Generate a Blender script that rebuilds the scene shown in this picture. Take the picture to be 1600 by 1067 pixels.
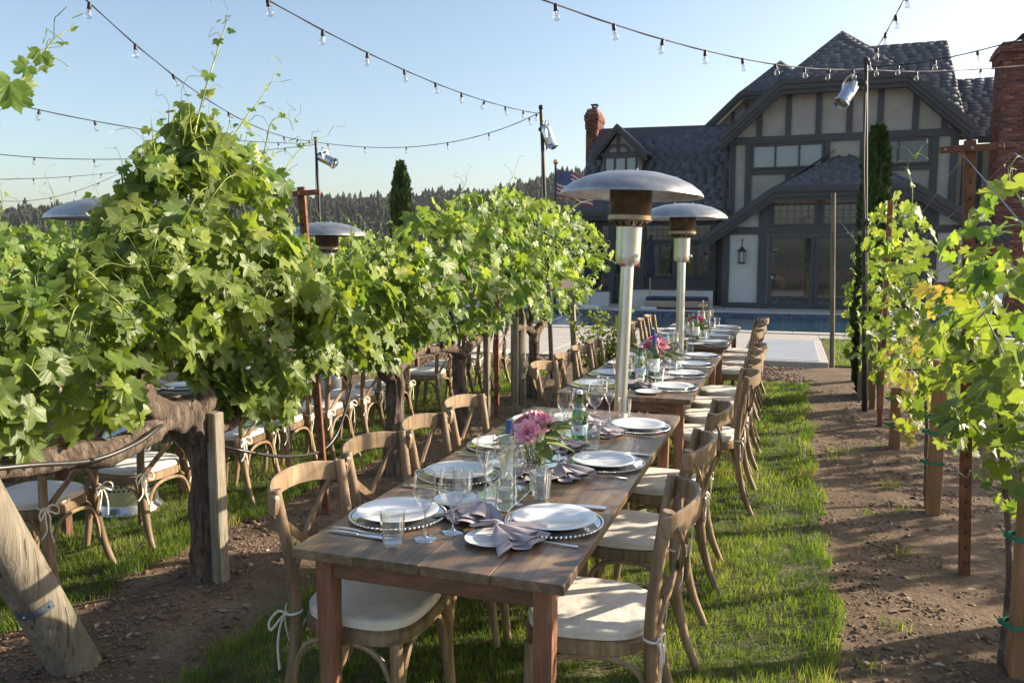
import bpy, math, random
import numpy as np
from mathutils import Vector, Matrix, Euler, noise as mnoise

for o in list(bpy.data.objects): bpy.data.objects.remove(o)
random.seed(7); RNG = np.random.default_rng(7)
S = bpy.context.scene; C = S.collection; PI = math.pi; R = math.radians

# ---------------------------------------------------------------- camera, sky, sun
EYE = 1.64; YAW = R(19); PITCH = R(6.09); F = 1250.0
cam = bpy.data.objects.new('camera', bpy.data.cameras.new('camera')); C.objects.link(cam)
cam.location = (0, 0, EYE); cam.rotation_euler = (R(90) - PITCH, 0, YAW)
cam.data.sensor_width = 36; cam.data.lens = F / 1600 * 36
cam.data.clip_start = .05; cam.data.clip_end = 6000
S.camera = cam
SUN_AZ = R(57); SUN_EL = R(21.5)          # azimuth clockwise from +Y (the direction of the rows)
w = bpy.data.worlds.new("World"); S.world = w; w.use_nodes = True
wn = w.node_tree.nodes; wl = w.node_tree.links
sky = wn.new('ShaderNodeTexSky'); sky.sky_type = 'NISHITA'; sky.sun_disc = False
sky.sun_elevation = SUN_EL; sky.sun_rotation = SUN_AZ
sky.altitude = 100; sky.air_density = 1.0; sky.dust_density = 2.3; sky.ozone_density = 1.0
bg = wn['Background']; wl.new(sky.outputs[0], bg.inputs[0]); bg.inputs[1].default_value = .106
sl = bpy.data.lights.new('sun', 'SUN'); sl.energy = 4.5; sl.angle = R(.5); sl.color = (1, .87, .69)
sun = bpy.data.objects.new('sun', sl); C.objects.link(sun)
sd = Vector((math.sin(SUN_AZ) * math.cos(SUN_EL), math.cos(SUN_AZ) * math.cos(SUN_EL), math.sin(SUN_EL)))
sun.rotation_euler = sd.to_track_quat('Z', 'Y').to_euler(); sun.location = (6, 10, 12)
S.view_settings.view_transform = 'Standard'; S.view_settings.look = 'None'
S.view_settings.gamma = 1; S.view_settings.use_curve_mapping = False
S.view_settings.exposure = 1.2
S.render.engine = 'CYCLES'
S.cycles.max_bounces = 10; S.cycles.transparent_max_bounces = 24
S.cycles.transmission_bounces = 6; S.cycles.diffuse_bounces = 4; S.cycles.glossy_bounces = 4

# ---------------------------------------------------------------- measuring helpers
_a, _sp, _cp = YAW, math.sin(PITCH), math.cos(PITCH)
def ray(x, y):
    u = (x - 800) / F; v = (533.5 - y) / F
    X, Y, Z = u, _cp + v * _sp, -_sp + v * _cp
    return Vector((X * math.cos(_a) - Y * math.sin(_a), X * math.sin(_a) + Y * math.cos(_a), Z)), Y
def on_z(x, y, z=0.0):
    r, d = ray(x, y); p = r * ((z - EYE) / r.z); return Vector((p.x, p.y, z))
def at_d(x, y, d):
    r, yy = ray(x, y); p = r * (d / yy); return Vector((p.x, p.y, p.z + EYE))
def on_x(x, y, X):
    r, _ = ray(x, y); p = r * (X / r.x); return Vector((X, p.y, p.z + EYE))
def on_y(x, y, Y):
    r, _ = ray(x, y); p = r * (Y / r.y); return Vector((p.x, Y, p.z + EYE))
def gz(x, y=0):                              # the vineyard ground falls away gently to the left
    f = max(0.0, min(1.0, (12.2 - y) / 2.5)); f = f * f * (3 - 2 * f)
    return -min(max(0.0, -3.1 - x), 5.9) * .05 * f

# ---------------------------------------------------------------- tagging
def tag(o, label=None, cat=None, group=None, kind=None):
    if label: o['label'] = label
    if cat: o['category'] = cat
    if group: o['group'] = group
    if kind: o['kind'] = kind
    return o
def ob(name, me, parent=None, loc=None):
    o = bpy.data.objects.new(name, me); C.objects.link(o)
    if parent: o.parent = parent
    if loc is not None: o.location = loc
    return o
def empty(name, loc=(0, 0, 0), rz=0, label=None, cat=None, group=None):
    o = bpy.data.objects.new(name, None); C.objects.link(o); o.location = loc; o.rotation_euler = (0, 0, rz)
    o.empty_display_size = .1
    return tag(o, label, cat, group)
KIDS = {}
def kids(o):
    if o.name not in KIDS: KIDS[o.name] = list(o.children)
    return KIDS[o.name]
def copy_tree(o, parent=None):
    c = o.copy(); C.objects.link(c)
    if parent: c.parent = parent
    for ch in kids(o): copy_tree(ch, c)
    return c
class Proto:
    def __init__(s, make): s.make = make; s.root = None
    def put(s, loc, rz=0, label=None, cat=None, group=None, sc=1.0, tilt=(0, 0)):
        if s.root is None: s.root = s.make(); o = s.root
        else: o = copy_tree(s.root)
        o.location = loc; o.rotation_euler = (tilt[0], tilt[1], rz); o.scale = (sc,) * 3
        for k in ('group',):
            if k in o: del o[k]
        return tag(o, label, cat, group)
ORD = ['first', 'second', 'third', 'fourth', 'fifth', 'sixth', 'seventh', 'eighth', 'ninth', 'tenth', 'eleventh', 'twelfth', 'thirteenth', 'fourteenth']

# ---------------------------------------------------------------- mesh builder
class MB:
    def __init__(s): s.v = []; s.f = []
    def add(s, vs, fs, M=None):
        b = len(s.v)
        if M is not None: vs = [M @ Vector(p) for p in vs]
        s.v += [tuple(p) for p in vs]; s.f += [tuple(i + b for i in f) for f in fs]; return s
    def box(s, c, sz, ch=0.0, rot=None):
        x, y, z = [k / 2 for k in sz]
        M = Matrix.Translation(c)
        if rot is not None: M = M @ (rot.to_matrix().to_4x4() if isinstance(rot, Euler) else rot)
        if ch <= 0:
            vs = [(i, j, k) for k in (-z, z) for j in (-y, y) for i in (-x, x)]
            fs = [(0, 2, 3, 1), (4, 5, 7, 6), (0, 1, 5, 4), (2, 6, 7, 3), (0, 4, 6, 2), (1, 3, 7, 5)]
            return s.add(vs, fs, M)
        c_ = min(ch, x * .9, y * .9, z * .9)
        vs = []; idx = {}
        for i in (-1, 1):
            for j in (-1, 1):
                for k in (-1, 1):
                    idx[(i, j, k, 0)] = len(vs); vs.append((i * x, j * (y - c_), k * (z - c_)))
                    idx[(i, j, k, 1)] = len(vs); vs.append((i * (x - c_), j * y, k * (z - c_)))
                    idx[(i, j, k, 2)] = len(vs); vs.append((i * (x - c_), j * (y - c_), k * z))
        fs = []
        for sg in (-1, 1):
            for ax in range(3):
                q = []
                for (p, r) in ((-1, -1), (1, -1), (1, 1), (-1, 1)):
                    t = [0, 0, 0]; t[ax] = sg; t[(ax + 1) % 3] = p; t[(ax + 2) % 3] = r
                    q.append(idx[(t[0], t[1], t[2], ax)])
                fs.append(tuple(q if sg > 0 else q[::-1]))
        for ax in range(3):
            b1, b2 = (ax + 1) % 3, (ax + 2) % 3
            for p in (-1, 1):
                for r in (-1, 1):
                    t0 = [0, 0, 0]; t0[ax] = -1; t0[b1] = p; t0[b2] = r
                    t1 = list(t0); t1[ax] = 1
                    q = [idx[(*t0, b1)], idx[(*t1, b1)], idx[(*t1, b2)], idx[(*t0, b2)]]
                    fs.append(tuple(q if p * r < 0 else q[::-1]))
        for i in (-1, 1):
            for j in (-1, 1):
                for k in (-1, 1):
                    q = [idx[(i, j, k, 0)], idx[(i, j, k, 1)], idx[(i, j, k, 2)]]
                    fs.append(tuple(q if i * j * k > 0 else q[::-1]))
        return s.add(vs, fs, M)
    def sweep(s, path, sec, up=None, scale=None, cap=True, closed=False, jit=None):
        P = [Vector(p) for p in path]; n = len(P); m = len(sec); vs = []; fs = []
        N = None
        for i, p in enumerate(P):
            if closed: T = P[(i + 1) % n] - P[i - 1]
            else: T = P[min(i + 1, n - 1)] - P[max(i - 1, 0)]
            T = T.normalized() if T.length > 1e-9 else Vector((0, 0, 1))
            if up is not None:
                U = Vector(up); A = U.cross(T)
                if A.length < 1e-5: A = Vector((1, 0, 0)).cross(T)
                A.normalize(); B = T.cross(A)
            else:
                if N is None:
                    N = Vector((1, 0, 0)) if abs(T.x) < .8 else Vector((0, 1, 0))
                A = (N - T * N.dot(T)).normalized(); N = A; B = T.cross(A)
            k = scale[i] if scale is not None else 1
            kk = k if isinstance(k, (tuple, list)) else (k, k)
            for j, (a, b) in enumerate(sec):
                q = p + A * a * kk[0] + B * b * kk[1]
                if jit: q = jit(q, p, i, j)
                vs.append(q)
        for i in range(n if closed else n - 1):
            for j in range(m):
                i2 = (i + 1) % n
                fs.append((i * m + j, i * m + (j + 1) % m, i2 * m + (j + 1) % m, i2 * m + j))
        if cap and not closed:
            fs.append(tuple(range(m))[::-1]); fs.append(tuple((n - 1) * m + j for j in range(m)))
        return s.add(vs, fs)
    def tube(s, path, r, sides=8, cap=True, closed=False, jit=None, up=None):
        sec = [(math.cos(2 * PI * j / sides), math.sin(2 * PI * j / sides)) for j in range(sides)]
        rr = r if isinstance(r, (list, tuple)) else [r] * len(path)
        return s.sweep(path, sec, up, rr, cap, closed, jit)
    def lathe(s, prof, seg=24, M=None, fn=None):
        vs = []; fs = []; n = len(prof)
        for i, (r, z) in enumerate(prof):
            for j in range(seg):
                a = 2 * PI * j / seg; q = r * (fn(a, i) if fn else 1)
                vs.append((q * math.cos(a), q * math.sin(a), z))
        for i in range(n - 1):
            for j in range(seg):
                fs.append((i * seg + j, i * seg + (j + 1) % seg, (i + 1) * seg + (j + 1) % seg, (i + 1) * seg + j))
        if prof[0][0] > 1e-5 and getattr(s, 'capb', False): fs.append(tuple(range(seg))[::-1])
        return s.add(vs, fs, M)
    def poly(s, pts, d, M=None):            # extruded polygon; pts 3D planar, d vector
        n = len(pts); d = Vector(d)
        vs = [Vector(p) for p in pts] + [Vector(p) + d for p in pts]
        fs = [tuple(range(n))[::-1], tuple(range(n, 2 * n))] + [(i, (i + 1) % n, (i + 1) % n + n, i + n) for i in range(n)]
        return s.add(vs, fs, M)
    def mesh(s, name, mat, smooth=False, fix=False):
        me = bpy.data.meshes.new(name); me.from_pydata(s.v, [], s.f); me.materials.append(mat)
        if fix:
            import bmesh
            b = bmesh.new(); b.from_mesh(me); bmesh.ops.recalc_face_normals(b, faces=b.faces); b.to_mesh(me); b.free()
        if smooth:
            me.polygons.foreach_set('use_smooth', [True] * len(me.polygons))
            if smooth != 'all': me.set_sharp_from_angle(angle=R(smooth if smooth is not True else 40))
        me.update(); return me
    def build(s, name, mat, parent=None, smooth=False, loc=None, fix=False):
        return ob(name, s.mesh(name, mat, smooth, fix), parent, loc)
def curve(pts, n=8):                          # Catmull-Rom
    P = [Vector(p) for p in pts]; out = []
    P = [P[0] * 2 - P[1]] + P + [P[-1] * 2 - P[-2]]
    for i in range(1, len(P) - 2):
        for k in range(n):
            t = k / n; a, b, c, d = P[i - 1], P[i], P[i + 1], P[i + 2]
            out.append(.5 * ((2 * b) + (c - a) * t + (2 * a - 5 * b + 4 * c - d) * t * t + (3 * b - a - 3 * c + d) * t ** 3))
    out.append(P[-2]); return out
def lerpl(vals, n):
    out = []; m = len(vals) - 1
    for i in range(n):
        t = i / (n - 1) * m; k = min(int(t), m - 1); out.append(vals[k] + (vals[k + 1] - vals[k]) * (t - k))
    return out
def np_mesh(name, verts, tris, mat, attrs=None, smooth=False):
    me = bpy.data.meshes.new(name); nv = len(verts); nf = len(tris)
    me.vertices.add(nv); me.vertices.foreach_set('co', np.ascontiguousarray(verts, dtype=np.float32).ravel())
    me.loops.add(nf * 3); me.loops.foreach_set('vertex_index', np.ascontiguousarray(tris, dtype=np.int32).ravel())
    me.polygons.add(nf)
    me.polygons.foreach_set('loop_start', np.arange(0, nf * 3, 3, dtype=np.int32))
    me.polygons.foreach_set('loop_total', np.full(nf, 3, dtype=np.int32))
    if smooth: me.polygons.foreach_set('use_smooth', np.ones(nf, dtype=bool))
    me.materials.append(mat)
    for k, (typ, arr) in (attrs or {}).items():
        at = me.attributes.new(k, typ, 'POINT')
        at.data.foreach_set('vector' if typ == 'FLOAT_VECTOR' else 'value', np.ascontiguousarray(arr, dtype=np.float32).ravel())
    me.update(calc_edges=True); me.validate(); return me

# ---------------------------------------------------------------- materials
class NT:
    def __init__(s, name):
        s.m = bpy.data.materials.new(name); s.m.use_nodes = True; s.t = s.m.node_tree
        s.b = s.t.nodes['Principled BSDF']; s.out = s.t.nodes['Material Output']
    def n(s, typ, **kw):
        nd = s.t.nodes.new(typ)
        for k, v in kw.items():
            if k.startswith('i_'):
                key = k[2:]; nd.inputs[int(key) if key.isdigit() else key].default_value = v
            else: setattr(nd, k, v)
        return nd
    def l(s, a, b): s.t.links.new(a, b)
    def coord(s, scale=(1, 1, 1), obj=True, rnd=False):
        tc = s.n('ShaderNodeTexCoord'); mp = s.n('ShaderNodeMapping')
        mp.inputs['Scale'].default_value = scale; s.l(tc.outputs['Object'], mp.inputs[0])
        if rnd:
            oi = s.n('ShaderNodeObjectInfo'); mu = s.n('ShaderNodeMath', operation='MULTIPLY', i_1=37.0)
            s.l(oi.outputs['Random'], mu.inputs[0]); s.l(mu.outputs[0], mp.inputs['Location'])
        return mp.outputs[0]
    def noise(s, vec, sc, det=4, rough=.55, dist=0):
        nd = s.n('ShaderNodeTexNoise'); nd.inputs['Scale'].default_value = sc; nd.inputs['Detail'].default_value = det
        nd.inputs['Roughness'].default_value = rough; nd.inputs['Distortion'].default_value = dist
        if vec is not None: s.l(vec, nd.inputs['Vector'])
        return nd.outputs[0]
    def ramp(s, fac, stops):
        nd = s.n('ShaderNodeValToRGB'); s.l(fac, nd.inputs[0]); e = nd.color_ramp.elements
        for i, (p, c) in enumerate(stops):
            el = e[i] if i < 2 else e.new(p)
            el.position = p; el.color = c if len(c) == 4 else (*c, 1)
        return nd.outputs[0]
    def mix(s, fac, a, b, bt='MIX'):
        nd = s.n('ShaderNodeMix', data_type='RGBA', blend_type=bt)
        for src, i in ((fac, 0), (a, 6), (b, 7)):
            if isinstance(src, (int, float)): nd.inputs[i].default_value = src
            elif isinstance(src, tuple): nd.inputs[i].default_value = src if len(src) == 4 else (*src, 1)
            else: s.l(src, nd.inputs[i])
        return nd.outputs[2]
    def math(s, op, a, b=None, c=None):
        nd = s.n('ShaderNodeMath', operation=op)
        for i, q in enumerate((a, b, c)):
            if q is None: continue
            if isinstance(q, (int, float)): nd.inputs[i].default_value = q
            else: s.l(q, nd.inputs[i])
        return nd.outputs[0]
    def bump(s, h, st=.3, dist=.01):
        nd = s.n('ShaderNodeBump'); nd.inputs['Strength'].default_value = st; nd.inputs['Distance'].default_value = dist
        s.l(h, nd.inputs['Height']); s.l(nd.outputs[0], s.b.inputs['Normal']); return nd
    def col(s, c):
        if isinstance(c, tuple): s.b.inputs['Base Color'].default_value = (*c[:3], 1)
        else: s.l(c, s.b.inputs['Base Color'])
    def set(s, **kw):
        for k, v in kw.items():
            key = {'rough': 'Roughness', 'metal': 'Metallic', 'spec': 'Specular IOR Level', 'coat': 'Coat Weight', 'sheen': 'Sheen Weight', 'trans': 'Transmission Weight'}[k]
            if isinstance(v, (int, float)): s.b.inputs[key].default_value = v
            else: s.l(v, s.b.inputs[key])
        return s.m
def simple(name, c, rough=.6, metal=0, var=.25, sc=8, bump=.15, bd=.004, spec=.5):
    t = NT(name); v = t.coord(); nz = t.noise(v, sc, 5)
    lo = tuple(k * (1 - var) for k in c); hi = tuple(min(1, k * (1 + var)) for k in c)
    t.col(t.ramp(nz, [(.3, lo), (.7, hi)]))
    if bump: t.bump(t.noise(v, sc * 6, 3), bump, bd)
    return t.set(rough=rough, metal=metal, spec=spec)

def wood_mat(name, dark, mid, light, scale, rough=.55, knots=False, bump=.25, rnd=True, bd=.002, cracks=False):
    t = NT(name); v = t.coord(scale, rnd=rnd)
    g = t.noise(v, 1.0, 7, .62, .6); g2 = t.noise(v, .35, 3, .5)
    f = t.math('ADD', t.math('MULTIPLY', g, .6), t.math('MULTIPLY', g2, .4))
    c = t.ramp(f, [(.33, dark), (.5, mid), (.66, light)])
    big = t.noise(t.coord((1, 1, 1), rnd=rnd), 5.0, 4); c = t.mix(.5, c, t.ramp(big, [(.3, (.72, .7, .7)), (.7, (1.25, 1.22, 1.2))]), 'MULTIPLY')
    if knots:
        vo = t.n('ShaderNodeTexVoronoi', voronoi_dimensions='2D'); vo.inputs['Scale'].default_value = 1; t.l(t.coord((9, 3.2, 3), rnd=rnd), vo.inputs['Vector'])
        k = t.ramp(vo.outputs[0], [(.05, (1, 1, 1)), (.15, (0, 0, 0))]); c = t.mix(k, c, (.17, .085, .045))
    oi = t.n('ShaderNodeObjectInfo'); c = t.mix(1.0, c, t.ramp(oi.outputs['Random'], [(0, (.80, .79, .78)), (1, (1.2, 1.2, 1.18))]), 'MULTIPLY')
    if cracks:
        ck = t.ramp(t.noise(t.coord((60, 60, 1.4), rnd=rnd), 1.0, 3, .5, .3), [(.33, (0, 0, 0)), (.36, (1, 1, 1))]); c = t.mix(ck, (.06, .048, .035), c); g = t.math('ADD', g, t.math('MULTIPLY', ck, 1.5))
        st = t.noise(t.coord((1, 1, 1), rnd=rnd), 3.0, 5, .65); c = t.mix(t.ramp(st, [(.5, (0, 0, 0)), (.7, (.6, .6, .6))]), c, (.11, .12, .075))
    t.col(c); t.bump(g, bump, bd)
    return t.set(rough=rough)
M = {}
M['chair'] = wood_mat('chair_oak', (.12, .078, .043), (.25, .172, .102), (.38, .275, .175), (46, 46, 5), .45)
M['plank'] = wood_mat('plank_stain', (.07, .047, .030), (.16, .108, .066), (.29, .20, .125), (30, 2.0, 30), .36, knots=True, bump=.2)
M['apron'] = wood_mat('red_timber', (.085, .042, .025), (.16, .08, .045), (.24, .13, .08), (12, 12, 60), .6)
M['leg'] = wood_mat('red_leg_timber', (.10, .045, .026), (.20, .088, .05), (.30, .15, .09), (50, 50, 5), .6)
M['post'] = wood_mat('grey_post', (.12, .10, .072), (.22, .19, .14), (.33, .29, .22), (60, 60, 4), .85, bump=.8, bd=.008, cracks=True)
M['newpost'] = wood_mat('treated_pine', (.19, .10, .045), (.30, .165, .075), (.38, .22, .11), (40, 40, 3), .75, bump=.3)
M['rust'] = wood_mat('rusted_steel', (.10, .038, .02), (.21, .085, .042), (.32, .15, .08), (25, 25, 15), .85, bump=.5)
def bark():
    t = NT('vine_bark'); v = t.coord((34, 34, 6)); g = t.noise(v, 1, 8, .68, .8)
    c = t.ramp(g, [(.32, (.045, .03, .022)), (.5, (.16, .115, .085)), (.7, (.33, .255, .20))])
    l = t.noise(t.coord(), 30, 3); c = t.mix(t.ramp(l, [(.66, (0, 0, 0)), (.75, (.6, .6, .6))]), c, (.33, .28, .17))
    t.col(c); t.bump(g, 1.0, .05); return t.set(rough=.95)
M['bark'] = bark()
def cushion():
    t = NT('linen_cushion'); v = t.coord(); g = t.noise(v, 14, 4)
    t.col(t.ramp(g, [(.3, (.68, .605, .50)), (.7, (.78, .71, .61))]))
    t.bump(t.math('ADD', t.math('MULTIPLY', t.noise(v, 9, 3), 1.0), t.math('MULTIPLY', t.noise(v, 600, 2), .04)), .7, .016)
    return t.set(rough=.9, sheen=.2)
M['cushion'] = cushion()
M['tie'] = simple('cotton_tie', (.74, .69, .60), .9, var=.06)
M['china'] = simple('white_china', (.80, .80, .79), .12, var=.01, bump=0)
M['napkin'] = simple('mauve_linen', (.41, .345, .35), .9, var=.1, sc=40, bump=.4, bd=.002)
M['silver'] = simple('silverware', (.75, .74, .72), .14, metal=1, var=.05, bump=0)
M['steel'] = simple('brushed_steel', (.74, .75, .77), .34, metal=1, var=.08, sc=5, bump=.04)
def glassy(name, tint=(1, 1, 1), k=1.3, base=.03, ior=1.5, rough=.01, power=None):
    t = NT(name); t.t.nodes.remove(t.b)
    tr = t.n('ShaderNodeBsdfTransparent'); tr.inputs[0].default_value = (*tint, 1)
    gl = t.n('ShaderNodeBsdfGlossy'); gl.inputs['Roughness'].default_value = rough; gl.inputs[0].default_value = (1, 1, 1, 1)
    fr = t.n('ShaderNodeLayerWeight'); fr.inputs[0].default_value = .5
    f = t.math('MINIMUM', t.math('ADD', t.math('MULTIPLY', t.math('POWER', fr.outputs[1], 2.6), k * .62), base), .95)
    mx = t.n('ShaderNodeMixShader'); t.l(f, mx.inputs[0]); t.l(tr.outputs[0], mx.inputs[1]); t.l(gl.outputs[0], mx.inputs[2])
    t.l(mx.outputs[0], t.out.inputs[0]); return t.m
M['glass'] = glassy('clear_glass', (.93, .94, .94), 1.6, .09)
M['stemglass'] = glassy('glass_stem', (.80, .82, .82), 1.6, .30)
M['bulb'] = glassy('bulb_glass', (.90, .90, .90), 1.5, .10)
M['charger'] = glassy('beaded_glass', (.80, .81, .81), 1.8, .14)
M['green_glass'] = glassy('green_bottle_glass', (.13, .55, .20), 1.2, .08)
M['runner'] = simple('pale_mirror', (.60, .66, .62), .07, metal=.85, var=.05, bump=0)
M['label_yellow'] = simple('yellow_label', (.78, .72, .38), .7, var=.05, bump=0)
M['label_white'] = simple('white_label', (.78, .79, .78), .7, var=.04, bump=0)
M['label_blue'] = simple('pale_blue_label', (.42, .62, .74), .6, var=.05, bump=0)
M['foil_blue'] = simple('blue_foil', (.05, .12, .33), .35, metal=.4, var=.1, bump=0)
M['black'] = simple('black_plastic', (.014, .013, .014), .45, var=.2, bump=.05)
M['blackmetal'] = simple('black_painted_pole', (.018, .017, .018), .4, var=.3)
M['gold'] = simple('gold', (.72, .52, .24), .25, metal=1, var=.05, bump=0)
M['wax'] = simple('candle_wax', (.75, .70, .60), .5, var=.03, bump=0)
M['green_tie'] = simple('green_tape', (.02, .20, .12), .5, var=.1)
M['hose'] = simple('black_hose', (.035, .033, .032), .35, var=.2)
M['wire'] = simple('galvanised_wire', (.30, .29, .28), .4, metal=.7, var=.1, bump=0)
def copper():
    t = NT('heater_screen'); v = t.coord(); g = t.noise(v, 12, 4)
    c = t.ramp(g, [(.3, (.07, .042, .034)), (.7, (.21, .14, .115))]); t.col(c)
    w_ = t.n('ShaderNodeTexWave'); w_.inputs['Scale'].default_value = 90; w_.bands_direction = 'Z'; t.l(v, w_.inputs[0]); t.bump(w_.outputs[1], .6, .002)
    return t.set(rough=.4, metal=.8)
M['screen'] = copper()
def leaf_mat(name, stops, objrand, yellow=0.0, trans=.48):
    t = NT(name)
    if objrand:
        oi = t.n('ShaderNodeObjectInfo'); tint = oi.outputs['Random']
    else:
        a = t.n('ShaderNodeAttribute'); a.attribute_name = 'tint'; tint = a.outputs['Fac']
    c = t.ramp(tint, stops)
    lc = t.n('ShaderNodeAttribute'); lc.attribute_name = 'lc'
    sx = t.n('ShaderNodeSeparateXYZ'); t.l(lc.outputs['Vector'], sx.inputs[0])
    ax = t.math('ABSOLUTE', sx.outputs[0]); y = sx.outputs[1]
    best = None
    for ang in (0, 50, 103):
        s_, c_ = math.sin(R(ang)), math.cos(R(ang))
        cr = t.math('ABSOLUTE', t.math('SUBTRACT', t.math('MULTIPLY', ax, c_), t.math('MULTIPLY', y, s_)))
        dt = t.math('ADD', t.math('MULTIPLY', ax, s_), t.math('MULTIPLY', y, c_))
        cr = t.math('ADD', cr, t.math('MULTIPLY', t.math('LESS_THAN', dt, 0.0), 9.0))
        best = cr if best is None else t.math('MINIMUM', best, cr)
    vein = t.ramp(best, [(.0, (1, 1, 1)), (.022, (0, 0, 0))])
    nz = t.noise(lc.outputs['Vector'], 3.5, 4, .6)
    c = t.mix(.6, c, t.ramp(nz, [(.3, (.75, .78, .7)), (.7, (1.22, 1.18, 1.1))]), 'MULTIPLY')
    geo = t.n('ShaderNodeNewGeometry')
    back = t.mix(.45, c, (.19, .235, .13))
    c = t.mix(geo.outputs['Backfacing'], c, back)
    c = t.mix(t.math('MULTIPLY', vein, .38), c, (.26, .34, .11))
    t.col(c); bp = t.bump(t.math('ADD', t.math('MULTIPLY', t.noise(lc.outputs['Vector'], 9, 2), .6), vein), .35, .004)
    t.set(rough=.42, spec=.45)
    tl = t.n('ShaderNodeBsdfTranslucent')
    tc = t.mix(1.0, c, (1.5, 1.5, .55), 'MULTIPLY'); t.l(tc, tl.inputs[0])
    mx = t.n('ShaderNodeMixShader'); mx.inputs[0].default_value = trans
    t.l(t.b.outputs[0], mx.inputs[1]); t.l(tl.outputs[0], mx.inputs[2]); t.l(mx.outputs[0], t.out.inputs[0])
    return t.m
VST = [(0, (.085, .135, .030)), (.35, (.145, .21, .042)), (.7, (.21, .28, .06)), (.9, (.27, .34, .075)), (1, (.34, .38, .095))]
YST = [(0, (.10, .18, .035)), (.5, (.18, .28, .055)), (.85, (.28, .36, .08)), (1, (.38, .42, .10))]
AST = [(0, (.16, .22, .05)), (.4, (.34, .36, .10)), (.75, (.42, .34, .12)), (1, (.34, .16, .06))]
M['leaf_o'] = leaf_mat('vine_leaf', VST, True); M['leaf_s'] = leaf_mat('vine_leaf_mass', VST, False)
M['leaf_yo'] = leaf_mat('vine_leaf_sun_tinted', YST, True); M['leaf_ys'] = leaf_mat('vine_leaf_sun_tinted_mass', YST, False)  # yellower copy for young leaves and sunlit foliage, backlight glow put into the colour
M['leaf_ao'] = leaf_mat('turning_vine_leaf', AST, True)
M['shoot'] = simple('green_shoot', (.22, .27, .08), .6, var=.25)
def grass_mat():
    t = NT('grass_blades'); a = t.n('ShaderNodeAttribute'); a.attribute_name = 'tint'
    c = t.ramp(a.outputs['Fac'], [(0, (.065, .125, .018)), (.45, (.14, .22, .034)), (.8, (.24, .30, .06)), (.93, (.24, .27, .08)), (1, (.38, .32, .17))])
    t.col(c); t.set(rough=.55, spec=.3)
    tl = t.n('ShaderNodeBsdfTranslucent'); tc = t.mix(1.0, c, (1.4, 1.45, .6), 'MULTIPLY'); t.l(tc, tl.inputs[0])
    mx = t.n('ShaderNodeMixShader'); mx.inputs[0].default_value = .45
    t.l(t.b.outputs[0], mx.inputs[1]); t.l(tl.outputs[0], mx.inputs[2]); t.l(mx.outputs[0], t.out.inputs[0]); return t.m
M['grass'] = grass_mat()
def dirt():
    t = NT('soil'); v = t.coord()
    g = t.noise(v, 2.2, 6, .6); f = t.noise(v, 38, 5, .7); vo = t.n('ShaderNodeTexVoronoi'); vo.inputs['Scale'].default_value = 90; t.l(v, vo.inputs['Vector'])
    c = t.ramp(g, [(.3, (.085, .055, .032)), (.5, (.15, .10, .06)), (.7, (.23, .162, .104))])
    c = t.mix(.7, c, t.ramp(f, [(.3, (.55, .53, .5)), (.7, (1.4, 1.38, 1.35))]), 'MULTIPLY')
    c = t.mix(.35, c, t.ramp(vo.outputs[1], [(0, (.6, .55, .5)), (1, (1.5, 1.5, 1.5))]), 'MULTIPLY')
    t.col(c); t.bump(t.math('ADD', t.math('MULTIPLY', f, .9), t.math('MULTIPLY', t.noise(v, 9, 4), 1.6)), .8, .018); return t.set(rough=.95)
M['soil'] = dirt()
def farland():
    t = NT('field'); v = t.coord(); g = t.noise(v, .15, 6); t.col(t.ramp(g, [(.35, (.05, .08, .025)), (.65, (.12, .12, .05))])); return t.set(rough=.95)
M['stones'] = None
def stone():
    t = NT('pebbles'); a = t.n('ShaderNodeAttribute'); a.attribute_name = 'tint'
    t.col(t.ramp(a.outputs['Fac'], [(0, (.09, .055, .036)), (.5, (.19, .125, .085)), (.85, (.30, .22, .16)), (1, (.5, .45, .38))])); t.bump(t.noise(t.coord(), 90, 3), .4, .003); return t.set(rough=.85)
M['stones'] = stone()
M['thatch'] = simple('lawn_thatch', (.105, .095, .045), .95, var=.5, sc=10, bump=.8, bd=.02)
M['mulch'] = simple('bark_mulch', (.20, .12, .075), .95, var=.5, sc=25, bump=1, bd=.03)
M['concrete'] = simple('pool_concrete', (.42, .385, .34), .8, var=.1, sc=3, bump=.2)
M['coping'] = simple('pool_coping', (.46, .43, .385), .7, var=.1, sc=6)
M['pad'] = simple('shaded_pad_concrete', (.34, .37, .40), .55, var=.08, sc=2)  # concrete of the pad, with its bluish shade put into the colour
def tiles():
    t = NT('mosaic_tile'); br = t.n('ShaderNodeTexBrick'); br.offset = 0; cx = t.n('ShaderNodeSeparateXYZ'); cy = t.n('ShaderNodeCombineXYZ'); t.l(t.coord(), cx.inputs[0]); t.l(cx.outputs[0], cy.inputs[0]); t.l(cx.outputs[2], cy.inputs[1]); t.l(cx.outputs[1], cy.inputs[2]); t.l(cy.outputs[0], br.inputs['Vector'])
    for i, cc in ((1, (.015, .035, .08)), (2, (.10, .15, .22)), (3, (.12, .13, .14))): br.inputs[i].default_value = (*cc, 1)
    br.inputs['Scale'].default_value = 20; br.inputs['Brick Width'].default_value = 1; br.inputs['Row Height'].default_value = 1; br.inputs['Mortar Size'].default_value = .05; t.col(br.outputs[0]); return t.set(rough=.15)
M['tile'] = tiles()
def water():
    t = NT('pool_water'); v = t.coord((1, 1, 1)); t.col((.016, .055, .085)); t.bump(t.math('ADD', t.noise(v, 2.6, 3), t.math('MULTIPLY', t.noise(v, 14, 3), .35)), .5, .06); return t.set(rough=.05, spec=.6)
M['water'] = water()
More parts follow.
